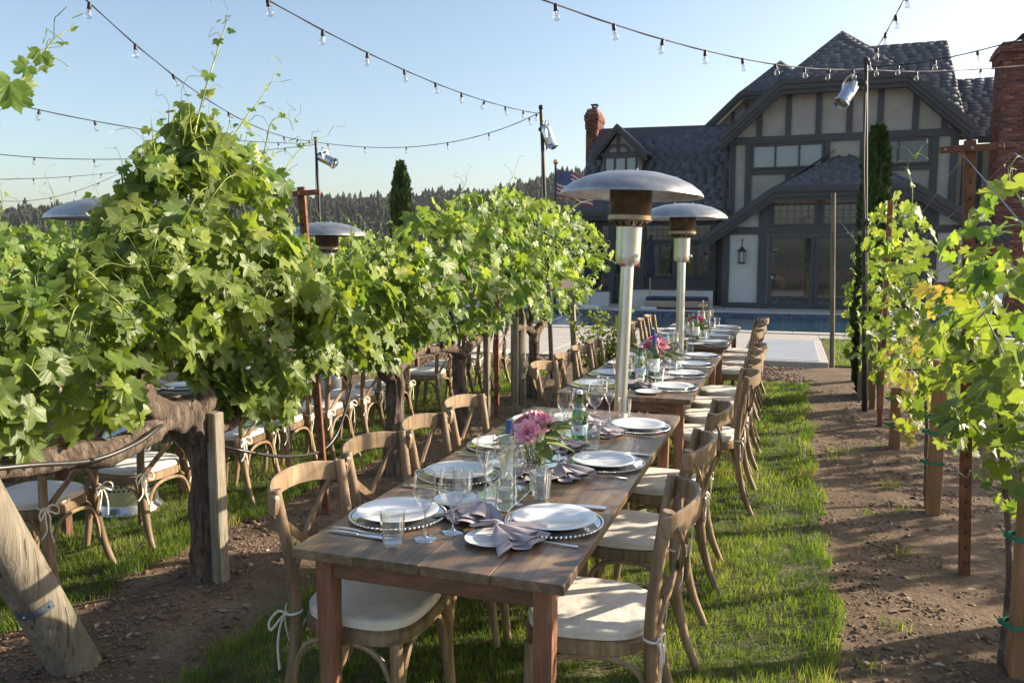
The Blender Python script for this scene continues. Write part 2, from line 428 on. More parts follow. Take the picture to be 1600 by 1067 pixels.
# house
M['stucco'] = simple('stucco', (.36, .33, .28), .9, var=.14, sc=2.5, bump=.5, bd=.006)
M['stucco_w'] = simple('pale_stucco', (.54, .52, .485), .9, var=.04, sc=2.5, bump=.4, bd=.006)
M['trim'] = simple('slate_grey_timber', (.050, .052, .055), .6, var=.15, sc=6)
def slate():
    t = NT('slate'); a = t.n('ShaderNodeAttribute'); a.attribute_name = 'tint'
    c = t.ramp(a.outputs['Fac'], [(0, (.055, .060, .072)), (.5, (.085, .091, .106)), (.85, (.12, .124, .138)), (1, (.15, .138, .135))])
    c = t.mix(.5, c, t.ramp(t.noise(t.coord(), 9, 4), [(.3, (.75, .75, .78)), (.7, (1.25, 1.25, 1.2))]), 'MULTIPLY')
    t.col(c); t.bump(t.noise(t.coord(), 30, 4), .15, .004); return t.set(rough=.62)
M['slate'] = slate()
def brickm():
    t = NT('red_brick'); a = t.n('ShaderNodeAttribute'); a.attribute_name = 'tint'
    t.col(t.ramp(a.outputs['Fac'], [(0, (.07, .03, .025)), (.4, (.17, .055, .038)), (.8, (.26, .095, .058)), (1, (.34, .16, .11))])); t.bump(t.noise(t.coord(), 40, 4), .5, .006); return t.set(rough=.85)
M['brick'] = brickm(); M['mortar'] = simple('mortar', (.22, .19, .165), .95, var=.1)
M['winglass'] = simple('window_glass', (.025, .03, .034), .03, var=.1, bump=0, spec=1.0)
M['blind'] = simple('window_blind_glass', (.23, .25, .26), .1, var=.05, bump=0, spec=.9)
M['lead'] = simple('lead_came', (.04, .04, .04), .5, var=.1)
M['umbrella'] = simple('navy_canvas', (.016, .02, .04), .9, var=.3)
M['tan'] = simple('tan_frame', (.34, .27, .20), .7, var=.15)
M['navy'] = simple('navy_cushion', (.03, .04, .07), .9, var=.2)
M['white'] = simple('white_paint', (.72, .72, .70), .6, var=.05)
def conifer(name, lo, hi):
    t = NT(name); a = t.n('ShaderNodeAttribute'); a.attribute_name = 'tint'; t.col(t.ramp(a.outputs['Fac'], [(0, lo), (1, hi)])); return t.set(rough=.9, spec=.1)
M['forest'] = conifer('far_forest', (.022, .034, .020), (.062, .075, .040))
M['cypress'] = conifer('cypress_needles', (.025, .048, .016), (.085, .13, .035))
M['hill'] = simple('hill_ground', (.05, .055, .03), .95, var=.3, sc=.02, bump=0)
M['pink'] = simple('pink_petal', (.95, .42, .50), .6, var=.15, sc=60, bump=0)
M['magenta'] = simple('magenta_petal', (.72, .05, .34), .6, var=.2, sc=60, bump=0)
M['peach'] = simple('peach_petal', (.90, .48, .34), .6, var=.2, sc=60, bump=0)
M['cream'] = simple('cream_petal', (.78, .78, .48), .6, var=.12, sc=60, bump=0)
M['rose'] = simple('dusty_rose_petal', (.55, .22, .25), .6, var=.2, sc=60, bump=0)

# ================================================================= GROUND
POOL = (-13.0, 7.5, 17.9, 23.6)           # x0 x1 y0 y1
def ground():
    xs = sorted(set([-900, -400, -200, -100, -50, -25, -16] + list(np.arange(-13, 7.51, .25)) + [10, 15, 25, 50, 100, 200, 400, 900]))
    ys = sorted(set([-60, -20, -8, -3] + list(np.arange(0, 14, .25)) + [15, 16, 17, 17.9, 20, 22, 23.6, 26, 30, 40, 60, 100, 160, 260, 900]))
    vs = []; fs = []
    for y in ys:
        for x in xs:
            z = gz(x, y)
            if abs(x) < 14 and -1 < y < 12.6:
                z += .022 * mnoise.noise(Vector((x * 1.3, y * 1.3, 0))) + .012 * mnoise.noise(Vector((x * 4, y * 4, 3)))
                for rx, ww in ((-2.75, .5), (.95, .5)): z += .03 * math.exp(-((x - rx) / ww) ** 2)
                z -= .015
            elif abs(x) < 900: z -= .03
            vs.append((x, y, z))
    n = len(xs)
    for j in range(len(ys) - 1):
        for i in range(n - 1):
            if xs[i] >= POOL[0] - 1e-6 and xs[i + 1] <= POOL[1] + 1e-6 and ys[j] >= POOL[2] - 1e-6 and ys[j + 1] <= POOL[3] + 1e-6: continue
            fs.append((j * n + i, j * n + i + 1, (j + 1) * n + i + 1, (j + 1) * n + i))
    m = MB(); m.v = vs; m.f = fs
    tag(m.build('ground', M['soil'], smooth='all'), kind='structure')
ground()
def ground_z(x, y):
    z = gz(x, y)
    if abs(x) < 14 and -1 < y < 12.6:
        z += .022 * mnoise.noise(Vector((x * 1.3, y * 1.3, 0))) + .012 * mnoise.noise(Vector((x * 4, y * 4, 3)))
        for rx, ww in ((-2.75, .5), (.95, .5)): z += .03 * math.exp(-((x - rx) / ww) ** 2)
        z -= .015
    return z
def edge(y, s): return .10 * mnoise.noise(Vector((y * 1.7, s, 0))) + .05 * mnoise.noise(Vector((y * 6, s, 5)))
LAWNS = [(-2.18, .26, .3, 10.9, 1.0), (-5.4, -3.12, .3, 10.9, 2.0), (-9.2, -6.6, 1.0, 11.0, 3.0), (1.7, 4.6, 3.0, 11.0, 4.0)]
def lawn_sheet(x0, x1, y0, y1, s):
    m = MB(); n = 90; k = 10; vs = []; fs = []
    for j in range(n + 1):
        y = y0 + (y1 - y0) * j / n; a = x0 + edge(y, s) + .03; b = x1 + edge(y, s + 9) - .03
        for i in range(k + 1):
            x = a + (b - a) * i / k; vs.append((x, y, ground_z(x, y) + .010))
    for j in range(n):
        for i in range(k): fs.append((j * (k + 1) + i, j * (k + 1) + i + 1, (j + 1) * (k + 1) + i + 1, (j + 1) * (k + 1) + i))
    m.v = vs; m.f = fs; tag(m.build('lawn', M['thatch'], smooth='all'), kind='structure')
for L in LAWNS: lawn_sheet(*L)
m = MB(); m.box((2.5, 15.2, -.018), (3.7, 4.6, .03)); tag(m.build('lawn', M['thatch']), kind='structure')

def in_view(x, y, pad=.12):
    d = y * math.cos(_a) - x * math.sin(_a); u = (x * math.cos(_a) + y * math.sin(_a))
    return (d > .8) & (np.abs(u) < d * (.64 + pad) + .3)
def blades(name, X, Y, Z, hgt, wid, tint, label):
    n = len(X); az = RNG.uniform(0, 2 * PI, n); lean = RNG.uniform(.1, .75, n) * hgt; la = RNG.uniform(0, 2 * PI, n)
    dx, dy = np.cos(az) * wid / 2, np.sin(az) * wid / 2; lx, ly = np.cos(la) * lean, np.sin(la) * lean
    V = np.zeros((n, 5, 3))
    V[:, 0] = np.stack([X - dx, Y - dy, Z - .004], 1); V[:, 1] = np.stack([X + dx, Y + dy, Z - .004], 1)
    V[:, 2] = np.stack([X - dx * .8 + lx * .35, Y - dy * .8 + ly * .35, Z + hgt * .55], 1); V[:, 3] = np.stack([X + dx * .8 + lx * .35, Y + dy * .8 + ly * .35, Z + hgt * .55], 1)
    V[:, 4] = np.stack([X + lx, Y + ly, Z + hgt * .97], 1)
    T = np.array([[0, 1, 3], [0, 3, 2], [2, 3, 4]]); F_ = (np.arange(n)[:, None, None] * 5 + T[None]).reshape(-1, 3)
    me = np_mesh(name, V.reshape(-1, 3), F_, M['grass'], {'tint': ('FLOAT', np.repeat(tint, 5))})
    return tag(ob(name, me), label, 'grass', kind='stuff')
def grass():
    specs = ['green lawn growing under and beside the dining tables', 'green lawn under the second row of tables beyond the vines', 'grass strip beyond the far left vine row', 'grass strip right of the right hand vine row']
    for (x0, x1, y0, y1, s), lab in zip(LAWNS, specs):
        XX = []; YY = []; WW = []
        for ya, yb, den, wd in ((1.2, 3.2, 8500, .0034), (3.2, 4.8, 6500, .0038), (4.8, 7, 3600, .0052), (7, 11, 1900, .008)):
            if s > 2.5: den *= .35; wd *= 1.5
            yb = min(yb, y1)
            n = int(den * (x1 - x0 + .3) * (yb - ya))
            x = RNG.uniform(x0 - .15, x1 + .15, n); y = RNG.uniform(ya, yb, n)
            XX.append(x); YY.append(y); WW.append(np.full(n, wd))
        X = np.concatenate(XX); Y = np.concatenate(YY); W = np.concatenate(WW)
        k = in_view(X, Y); X, Y, W = X[k], Y[k], W[k]
        keep = np.zeros(len(X), bool); Z = np.zeros(len(X)); H = np.zeros(len(X)); Tt = np.zeros(len(X))
        for i in range(len(X)):
            x, y = X[i], Y[i]
            a = x0 + edge(y, s); b = x1 + edge(y, s + 9)
            c = mnoise.noise(Vector((x * 2.2, y * 2.2, s))); c2 = mnoise.noise(Vector((x * 9, y * 9, s + 4)))
            e = min(x - a, b - x) + .05 * c2
            if e < 0 or (c + .5 * c2 < -.45 and random.random() < .6): continue
            keep[i] = True; Z[i] = ground_z(x, y) + .008
            H[i] = (.042 + .026 * c2 + .016 * c + (.022 if e < .12 else 0)) * random.uniform(.45, 1.15) * (1.1 if c2 > .3 else 1)
            Tt[i] = .45 + .75 * c + .35 * c2 + random.gauss(0, .16)
        keep &= H > .008
        blades('grass', X[keep], Y[keep], Z[keep], H[keep], W[keep], np.clip(Tt[keep], 0, 1), lab)
    n = 9000; X = RNG.uniform(.7, 4.3, n); Y = RNG.uniform(12.9, 17.4, n)
    blades('grass', X, Y, np.full(n, -.004), RNG.uniform(.03, .06, n), np.full(n, .012), RNG.uniform(.2, .8, n), 'small grass patch right of the blue grey pool pad')
    # stray weeds on the dirt
    n = 1500; X = []; Y = []
    for _ in range(60):
        cx, cy = random.choice([(-2.6, 0), (-2.3, 0), (.6, 0), (-3.0, 0)])[0] + random.gauss(0, .18), random.uniform(2, 8)
        for _ in range(25): X.append(cx + random.gauss(0, .035)); Y.append(cy + random.gauss(0, .035))
    X = np.array(X); Y = np.array(Y); Z = np.array([ground_z(a, b) for a, b in zip(X, Y)])
    blades('weeds', X, Y, Z, RNG.uniform(.02, .07, len(X)), np.full(len(X), .0045), RNG.uniform(.3, 1, len(X)), 'stray grass tufts sprouting on the bare dirt')
grass()
def scatter_blobs(name, X, Y, Z, sx, flat, tint, mat, label, cat):
    ico = np.array([(0, .1, .8), (.95, 0, .1), (.3, .9, .25), (-.75, .55, .05), (-.7, -.6, .2), (.35, -.9, .0), (.5, .1, .7)])
    T = np.array([(6, 1, 2), (6, 2, 0), (0, 2, 3), (0, 3, 4), (0, 4, 5), (0, 5, 6), (6, 5, 1)])
    ico = np.concatenate([ico, [(0, 0, -.9)]]); T = np.concatenate([T, [(2, 1, 7), (3, 2, 7), (4, 3, 7), (5, 4, 7), (1, 5, 7)]])
    n = len(X); V = ico[None] * (1 + RNG.uniform(-.28, .28, (n, 8, 1))); V[:, :, 0] *= sx[:, None] * RNG.uniform(.8, 1.5, (n, 1)); V[:, :, 1] *= sx[:, None]; V[:, :, 2] *= sx[:, None] * flat
    a = RNG.uniform(0, 2 * PI, n); ca, sa = np.cos(a)[:, None], np.sin(a)[:, None]
    x = V[:, :, 0] * ca - V[:, :, 1] * sa + X[:, None]; y = V[:, :, 0] * sa + V[:, :, 1] * ca + Y[:, None]; z = V[:, :, 2] + Z[:, None]
    V = np.stack([x, y, z], 2).reshape(-1, 3); F_ = (np.arange(n)[:, None, None] * 8 + T[None]).reshape(-1, 3)
    tag(ob(name, np_mesh(name, V, F_, mat, {'tint': ('FLOAT', np.repeat(tint, 8))})), label, cat, kind='stuff')
def pebbles():
    for (xa, xb, ya, yb, n, lab) in ((.1, 2.3, 2.0, 10.8, 42000, 'loose pebbles and clods on the dirt strip under the right vines'), (-3.3, -1.95, 1.4, 10.8, 34000, 'loose pebbles and clods on the dirt strip under the left vines')):
        u = RNG.uniform(0, 1, n) ** 1.9; Y = ya + (yb - ya) * u; X = RNG.uniform(xa, xb, n)
        cl = np.array([mnoise.noise(Vector((x * 1.6, y * 1.6, 11))) + .3 * mnoise.noise(Vector((x * 5, y * 5, 1))) for x, y in zip(X, Y)])
        k = in_view(X, Y) & (RNG.uniform(0, 1, n) < .62 + 1.2 * cl)
        X, Y = X[k], Y[k]; Z = np.array([ground_z(a, b) for a, b in zip(X, Y)]); s = np.clip(RNG.lognormal(-5.35, .55, len(X)), .0022, .024)
        scatter_blobs('pebbles', X, Y, Z + s * .15, s, .6, np.clip(RNG.beta(2, 3, len(X)), 0, 1), M['stones'], lab, 'pebbles')
    n = 9000; X = RNG.uniform(-9, 2.4, n); Y = RNG.uniform(10.85, 12.55, n)
    scatter_blobs('bark_mulch', X, Y, np.full(n, -.008), RNG.uniform(.012, .035, n), .35, RNG.uniform(.1, .75, n), M['stones'], 'brown bark mulch bed between the lawn and pool deck', 'mulch')
pebbles()
def litter():
    n = 900; X = np.where(RNG.uniform(0, 1, n) < .5, RNG.uniform(.2, 2.2, n), RNG.uniform(-3.3, -1.6, n)); Y = RNG.uniform(1.6, 10, n); V = []; T = []; ti = []
    for x, y in zip(X, Y):
        z = ground_z(x, y) + .006; a = random.uniform(0, 6.28); L = random.uniform(.012, .032); W_ = L * random.uniform(.12, .7); c, s_ = math.cos(a), math.sin(a); b = len(V)
        for (p, q_, r_) in ((-L, 0, 0), (0, W_, .006), (L, 0, .002), (0, -W_, .004)): V.append((x + p * c - q_ * s_, y + p * s_ + q_ * c, z + r_ * random.random() * 2))
        T += [(b, b + 2, b + 1), (b, b + 3, b + 2)]; ti += [random.uniform(.35, .95)] * 4
    tag(ob('leaf_litter', np_mesh('leaf_litter', np.array(V), np.array(T), M['stones'], {'tint': ('FLOAT', np.array(ti))})), 'dry leaf scraps and bits of bark lying on the dirt strips', 'leaf litter', kind='stuff')
litter()

# ---------------------------------------------------------------- pool and deck
def slab(parent, x0, x1, y0, y1, z=0.03, mat='concrete', name='paving_panel', g=.004):
    m = MB(); m.box(((x0 + x1) / 2, (y0 + y1) / 2, z - .05), (x1 - x0 - g * 2, y1 - y0 - g * 2, .1), .006); return m.build(name, M[mat], parent)
deck = tag(empty('pool_deck'), kind='structure')
xs = [-13, -11, -9.2, -7.4, -5.6, -3.8, -2.0, -.45, .62]
for i in range(len(xs) - 1):
    if i < len(xs) - 2:
        slab(deck, xs[i], xs[i + 1], 12.6, 15.0); slab(deck, xs[i], xs[i + 1], 15.0, 17.45)
slab(deck, -.45, .62, 16.2, 17.45)
for x in np.arange(.62, 7.4, 1.7): slab(deck, x, min(x + 1.7, 7.5), 16.8, 17.45)
for x in np.arange(-13, 9.4, 1.75): slab(deck, x, x + 1.75, 24.05, 26.9)
pad = tag(empty('pool_pad'), kind='structure')
slab(pad, -.62, .62, 12.75, 16.18, .055, 'coping', 'border', 0); slab(pad, -.52, .50, 12.86, 16.05, .062, 'pad', 'surface', 0)
pool = tag(empty('pool'), kind='structure')
x0, x1, y0, y1 = POOL
for x in np.arange(x0, x1 - .01, .82):
    for (ya, yb) in ((y0 - .42, y0), (y1, y1 + .42)): slab(pool, x, min(x + .82, x1), ya, yb, .05, 'coping', 'coping_stone', .003)
m = MB(); m.box(((x0 + x1) / 2, y1 + .02, -.62), (x1 - x0, .04, 1.3)); m.box(((x0 + x1) / 2, y0 - .02, -.62), (x1 - x0, .04, 1.3)); m.box((x1 + .02, (y0 + y1) / 2, -.62), (.04, y1 - y0, 1.3)); m.box((x0 - .02, (y0 + y1) / 2, -.62), (.04, y1 - y0, 1.3))
m.build('tiled_wall', M['tile'], pool)
m = MB(); m.box(((x0 + x1) / 2, (y0 + y1) / 2, -1.29), (x1 - x0 + .1, y1 - y0 + .1, .04)); m.build('pool_floor', M['tile'], pool)
m = MB(); vs = [(x0, y0, -.09), (x1, y0, -.09), (x1, y1, -.09), (x0, y1, -.09)]; m.add(vs, [(0, 1, 2, 3)]); tag(m.build('water', M['water']), kind='structure')

# ================================================================= HILLS
def hill_h(x, y):
    # ridge profile: taller to the right (towards the house) as seen from the terrace
    px = 800 + F * math.tan(math.atan2(x, y) + _a)
    top = float(np.interp(px, [-600, 0, 200, 420, 560, 640, 760, 840, 900, 1000, 1300, 2200], [52, 52, 56, 78, 74, 72, 88, 104, 110, 112, 108, 90]))
    d = y * math.cos(_a) - x * math.sin(_a)
    t = max(0, min(1, (d - 210) / 330)); t2 = t * t * (3 - 2 * t)
    back = max(0, (d - 560) / 400)
    return -.5 + (top * 540 / F) * t2 * (1 - .4 * back) + 6 * mnoise.noise(Vector((x * .009, y * .009, 2))) * t
def hills():
    vs = []; fs = []; na, nd = 90, 22
    for j in range(nd + 1):
        d = 190 + j * 28
        for i in range(na + 1):
            an = -_a + R(-52 + 104 * i / na); dd = d / math.cos(an + _a) if abs(an + _a) < 1.3 else d * 3
            x, y = math.sin(an) * dd, math.cos(an) * dd; vs.append((x, y, hill_h(x, y)))
    for j in range(nd):
        for i in range(na): fs.append((j * (na + 1) + i, j * (na + 1) + i + 1, (j + 1) * (na + 1) + i + 1, (j + 1) * (na + 1) + i))
    m = MB(); m.v = vs; m.f = fs; tag(m.build('hill', M['hill'], smooth='all'), kind='structure')
    # trees: layered ragged cones and round crowns
    def tree_tpl(kind, seed):
        rs = np.random.RandomState(seed); V = []; T = []
        if kind == 0:
            L = 6
            for l in range(L):
                z0 = .08 + .92 * l / L * .92; r0 = .27 * (1 - l / L) ** .8 + .03; z1 = z0 + .30 * (1 - .3 * l / L); b = len(V); k = 7
                for j in range(k):
                    a = 2 * PI * (j + rs.rand() * .6) / k; rr = r0 * rs.uniform(.65, 1.25); V.append((rr * math.cos(a), rr * math.sin(a), z0 + rs.uniform(-.03, .03)))
                V.append((0, 0, min(z1, 1))); V.append((0, 0, z0 + .03))
                for j in range(k): T.append((b + j, b + (j + 1) % k, b + k)); T.append((b + (j + 1) % k, b + j, b + k + 1))
        else:
            for q in range(7):
                c = np.array([rs.uniform(-.25, .25), rs.uniform(-.25, .25), rs.uniform(.3, .72)]); r = rs.uniform(.2, .32); b = len(V)
                for l in range(4):
                    ph = PI * (l + .4) / 4
                    for j in range(6):
                        a = 2 * PI * j / 6 + l; rr = r * rs.uniform(.75, 1.2); V.append(tuple(c + rr * np.array([math.sin(ph) * math.cos(a), math.sin(ph) * math.sin(a), math.cos(ph)])))
                for l in range(3):
                    for j in range(6):
                        p, q2, r2, s2 = b + l * 6 + j, b + l * 6 + (j + 1) % 6, b + (l + 1) * 6 + (j + 1) % 6, b + (l + 1) * 6 + j
                        T += [(p, q2, r2), (p, r2, s2)]
        return np.array(V), np.array(T)
    tpls = [tree_tpl(0, 1), tree_tpl(0, 2), tree_tpl(0, 3), tree_tpl(1, 4), tree_tpl(1, 5)]
    VV = []; TT = []; CC = []; base = 0
    for _ in range(8200):
        an = -_a + R(random.uniform(-38, 12)); d = 235 + 335 * random.random() ** .75
        dd = d / math.cos(an + _a); x, y = math.sin(an) * dd, math.cos(an) * dd; z = hill_h(x, y)
        px = 800 + F * math.tan(an + _a)
        rnd = random.random() < (.75 if 540 < px < 800 else .3)
        V, T = tpls[random.choice((3, 4)) if rnd else random.choice((0, 1, 2))]
        h = random.uniform(5.5, 12) * (.85 + .5 * mnoise.noise(Vector((x * .03, y * .03, 9)))) * (.8 if rnd else 1.15) * (.6 + .4 * d / 560); wd = h * random.uniform(.7, 1.0) * (1.15 if rnd else 1)
        a = random.uniform(0, 6.28); ca, sa = math.cos(a), math.sin(a)
        v = np.stack([(V[:, 0] * ca - V[:, 1] * sa) * wd + x, (V[:, 0] * sa + V[:, 1] * ca) * wd + y, V[:, 2] * h + z - .5], 1)
        VV.append(v); TT.append(T + base); CC.append(np.clip(np.full(len(V), .4 + .9 * mnoise.noise(Vector((x * .02, y * .02, 4))) + random.gauss(0, .16)) + RNG.uniform(-.1, .1, len(V)), 0, 1)); base += len(V)
    me = np_mesh('forest', np.concatenate(VV), np.concatenate(TT), M['forest'], {'tint': ('FLOAT', np.concatenate(CC))})
    tag(ob('forest', me), 'dark conifer forest covering the far hillside', 'forest', kind='stuff')
hills()

# ================================================================= HOUSE
def roof_slates(name, poly, parent, course=.185, wd=.36, th=.004, nrm_up=True):
    """Slates laid in overlapping courses over a convex polygon; poly[0]->poly[1] is the eave."""
    P = [Vector(p) for p in poly]; u = (P[1] - P[0]).normalized(); nrm = (P[1] - P[0]).cross(P[2] - P[0]).normalized()
    if nrm.z < 0: nrm = -nrm
    v = nrm.cross(u)
    if v.z < 0: v = -v
    Q = [((p - P[0]).dot(u), (p - P[0]).dot(v)) for p in P]; vmax = max(q[1] for q in Q); V = []; T = []; tint = []
    m = MB(); m.poly([p - nrm * .06 for p in P], nrm * .05); m.build('roof_deck', M['trim'], parent, fix=True)
    nrow = int(vmax / course) + 1
    def span(vm):
        vm = min(max(vm, 1e-3), vmax - 1e-3); xsx = []
        for i in range(len(Q)):
            (a, b), (c, d) = Q[i], Q[(i + 1) % len(Q)]
            if (b - vm) * (d - vm) <= 0 and abs(b - d) > 1e-6: xsx.append(a + (c - a) * (vm - b) / (d - b))
        return min(xsx), max(xsx)
    for r in range(nrow):
        v0 = r * course
        if v0 > vmax - .03: break
        sa, sb = span(v0), span(min(v0 + course, vmax)); xa, xb = min(sa[0], sb[0]), max(sa[1], sb[1]); x = xa - random.uniform(0, wd)
        while x < xb:
            w_ = wd * random.uniform(.75, 1.25); p, q = x, x + w_ - .014
            cl = lambda t_, sp: min(max(t_, sp[0]), sp[1])
            p0, q0, p1, q1 = cl(p, sa), cl(q, sa), cl(p, sb), cl(q, sb)
            if q0 - p0 > .004 or q1 - p1 > .004:
                dv = random.uniform(-.004, .004); l1 = min(course * 1.02, vmax - v0); hh = th * random.uniform(.85, 1.15); b = len(V)
                for (uu, vv, nn) in ((p0, v0 + dv, -.01), (q0, v0 + dv, -.01), (q1, v0 + l1, -.01), (p1, v0 + l1, -.01), (p0, v0 + dv, hh + .002), (q0, v0 + dv, hh + .002), (q1, v0 + l1, .002), (p1, v0 + l1, .002)):
                    V.append(P[0] + u * uu + v * vv + nrm * nn)
                T += [(b + 4, b + 5, b + 6), (b + 4, b + 6, b + 7), (b, b + 1, b + 5), (b, b + 5, b + 4), (b, b + 4, b + 7), (b, b + 7, b + 3), (b + 1, b + 2, b + 6), (b + 1, b + 6, b + 5)]
                tint += [min(1, max(0, random.gauss(.42, .15)))] * 8
            x += w_
    me = np_mesh(name, np.array(V), np.array(T), M['slate'], {'tint': ('FLOAT', np.array(tint))})
    return tag(ob(name, me, parent), kind='stuff')
def beam(parent, a, b, w_=.16, t=.05, up=(0, -1, 0), mat='trim', name='timber', off=0):
    a, b = Vector(a), Vector(b); m = MB(); m.sweep([a, b], [(-w_ / 2, -t / 2), (w_ / 2, -t / 2), (w_ / 2, t / 2), (-w_ / 2, t / 2)], up=up); return m.build(name, M[mat], parent, fix=True)
def wallpoly(parent, pts, Y, th=.3, mat='stucco', name='wall'):
    m = MB(); m.poly([(x, Y, z) for x, z in pts], (0, th, 0)); return m.build(name, M[mat], parent, fix=True)
def window(parent, x0, x1, z0, z1, Y, n=1, grid=None, glass='winglass', fw=.06, name='window'):
    fr = MB()
    fr.box(((x0 + x1) / 2, Y - .035, z0 + fw / 2), (x1 - x0, .09, fw)); fr.box(((x0 + x1) / 2, Y - .035, z1 - fw / 2), (x1 - x0, .09, fw))
    for i in range(n + 1):
        x = x0 + (x1 - x0) * i / n; x = min(max(x, x0 + fw / 2), x1 - fw / 2); fr.box((x, Y - .038, (z0 + z1) / 2), (fw, .088, z1 - z0 - 2 * fw))
    f = fr.build(name, M['trim'], parent)
    for i in range(n):
        xa = x0 + (x1 - x0) * i / n + fw * .5; xb = x0 + (x1 - x0) * (i + 1) / n - fw * .5
        m = MB(); m.box(((xa + xb) / 2, Y - .012, (z0 + z1) / 2), (xb - xa, .02, z1 - z0 - fw)); m.build('pane', M[glass], f)
        if grid:
            g = MB(); nx, nz = grid
            for k in range(1, nx): g.box((xa + (xb - xa) * k / nx, Y - .03, (z0 + z1) / 2), (.018, .012, z1 - z0 - 2 * fw))
            for k in range(1, nz): g.box(((xa + xb) / 2, Y - .032, z0 + (z1 - z0) * k / nz), (xb - xa, .012, .018))
            g.build('glazing_bars', M['lead'], f)
    return f
H = empty('tudor_house', (0, 0, 0), 0, 'half-timbered house with dark slate roofs behind the swimming pool', 'house')
YM, YP, YL = 27.0, 26.0, 27.2              # main wall, porch wall, left wing wall
def hp(x, y, Y): p = on_y(x, y, Y); return (p.x, p.z)
# main gable wall (clipped gable), over the full width
xl, xr = -1.90, 4.62; XC = 1.36
fl, fr_ = (-.42, 6.92), (3.14, 6.92)       # fold points of the fascia
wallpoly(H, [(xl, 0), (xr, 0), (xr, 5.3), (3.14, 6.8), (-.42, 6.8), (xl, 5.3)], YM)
T_ = lambda a, b, **k: beam(H, (a[0], k.pop('Y', YM) - .03, a[1]), (b[0], YM - .03 if True else 0, b[1]), **k)
def tm(x0, z0, x1, z1, Y=YM, w_=.17, t=.06): return beam(H, (x0, Y - t / 2 - .002, z0), (x1, Y - t / 2 - .002, z1), w_, t)
yb = 5.27
tm(xl, yb, xr, yb, w_=.22, t=.075)
for x, z1 in ((-1.02, 6.2), (-.16, 6.7), (.72, 6.75), (1.6, 6.75), (2.46, 6.75), (3.42, 6.65), (4.2, 5.9)): tm(x, yb + .11, x, z1)
tm(-1.32, yb - .11, -1.32, 2.3, w_=.2); tm(-1.8, yb - .11, -1.8, 1.0, w_=.16); tm(1.0, yb - .11, 1.0, 4.35); tm(3.98, yb - .11, 3.98, 2.8, w_=.2); tm(4.5, yb - .11, 4.5, 1, w_=.2)
tm(2.02, yb - .11, 2.02, 4.1)
tm(-1.22, 4.28, 3.88, 4.28, w_=.14, t=.07); tm(-.12, 4.2, -.12, 3.0); tm(2.75, 4.2, 2.75, 3.1)
window(H, -1.22, .9, 4.37, 5.13, YM - .03, 3, None, 'blind'); window(H, 2.12, 3.87, 4.37, 5.13, YM - .03, 2, None, 'winglass')
# fascias of the main gable, stepping proud of the wall
YF = YM - .55
def fascia(a, b, Y, w_=.26, t=.07, drop=0):
    return beam(H, (a[0], Y, a[1]), (b[0], Y, b[1]), w_, t, name='fascia_board')
tipL, tipR = (-2.18, 5.32), (4.90, 5.32)
for k, (dy, dz, ww) in enumerate(((0, 0, .17), (.05, -.15, .16), (.12, -.29, .14))):
    fascia((tipL[0], tipL[1] + dz), (fl[0], fl[1] + dz), YF + dy, ww); fascia((fr_[0], fr_[1] + dz), (tipR[0], tipR[1] + dz), YF + dy, ww)
    fascia((fl[0], fl[1] + dz + .01), (fr_[0], fr_[1] + dz + .01), YF + dy - .006, ww)
m = MB()                                     # soffit under the overhang
for a, b in (((-2.18, 5.25), fl), (fl, fr_), (fr_, (4.9, 5.25))):
    m.poly([(a[0], YF + .1, a[1] - .30), (b[0], YF + .1, b[1] - .30), (b[0], YM + .1, b[1] - .30), (a[0], YM + .1, a[1] - .30)], (0, 0, .05))
m.build('soffit', M['trim'], H, fix=True)
apex = (XC, YM + 1.4, 8.78)
roof_slates('slates', [(fl[0] - .05, YF, 6.97), (fr_[0] + .05, YF, 6.97), apex], H)
yb_ = 33.0
roof_slates('slates', [(tipL[0], yb_, 5.38), (tipL[0], YF, 5.38), (fl[0] - .03, YF, 6.97), apex, (XC, yb_, 8.78)], H)
roof_slates('slates', [(tipR[0], YF, 5.38), (tipR[0], yb_, 5.38), (XC, yb_, 8.78), apex, (fr_[0] + .03, YF, 6.97)], H)
# cross roof behind, with its verge at the right, and a lower roof beyond it
rr = on_y(1480, 63, 30.6); rl = on_y(1360, 68, 30.6); re = on_y(1496, 150, 28.6)
roof_slates('slates', [(.9, 27.55, 5.4), (rr.x + .22, 27.55, 5.4), (rr.x, 30.6, rr.z), (.9, 30.6, rr.z)], H)
wallpoly(H, [(1.0, 4.8), (rr.x - .2, 4.8), (rr.x - .2, rr.z - .3), (1.0, rr.z - .3)], 30.65)
r2 = on_y(1500, 124, 30.2)
roof_slates('slates', [(4.2, 27.6, 5.15), (7.6, 27.6, 5.15), (7.6, 30.2, r2.z + .0), (4.2, 30.2, r2.z)], H)
beam(H, (5.2, 27.52, 5.08), (7.6, 27.52, 5.08), .2, .08, name='fascia_board')
wallpoly(H, [(4.3, 0), (7.8, 0), (7.8, 5.0), (4.3, 5.0)], 27.9)
for x in (5.35, 5.9, 6.45): beam(H, (x, 27.87, .2), (x, 27.87, 4.95), .13, .06)
beam(H, (5.1, 27.86, 3.0), (7.8, 27.86, 3.0), .16, .07)
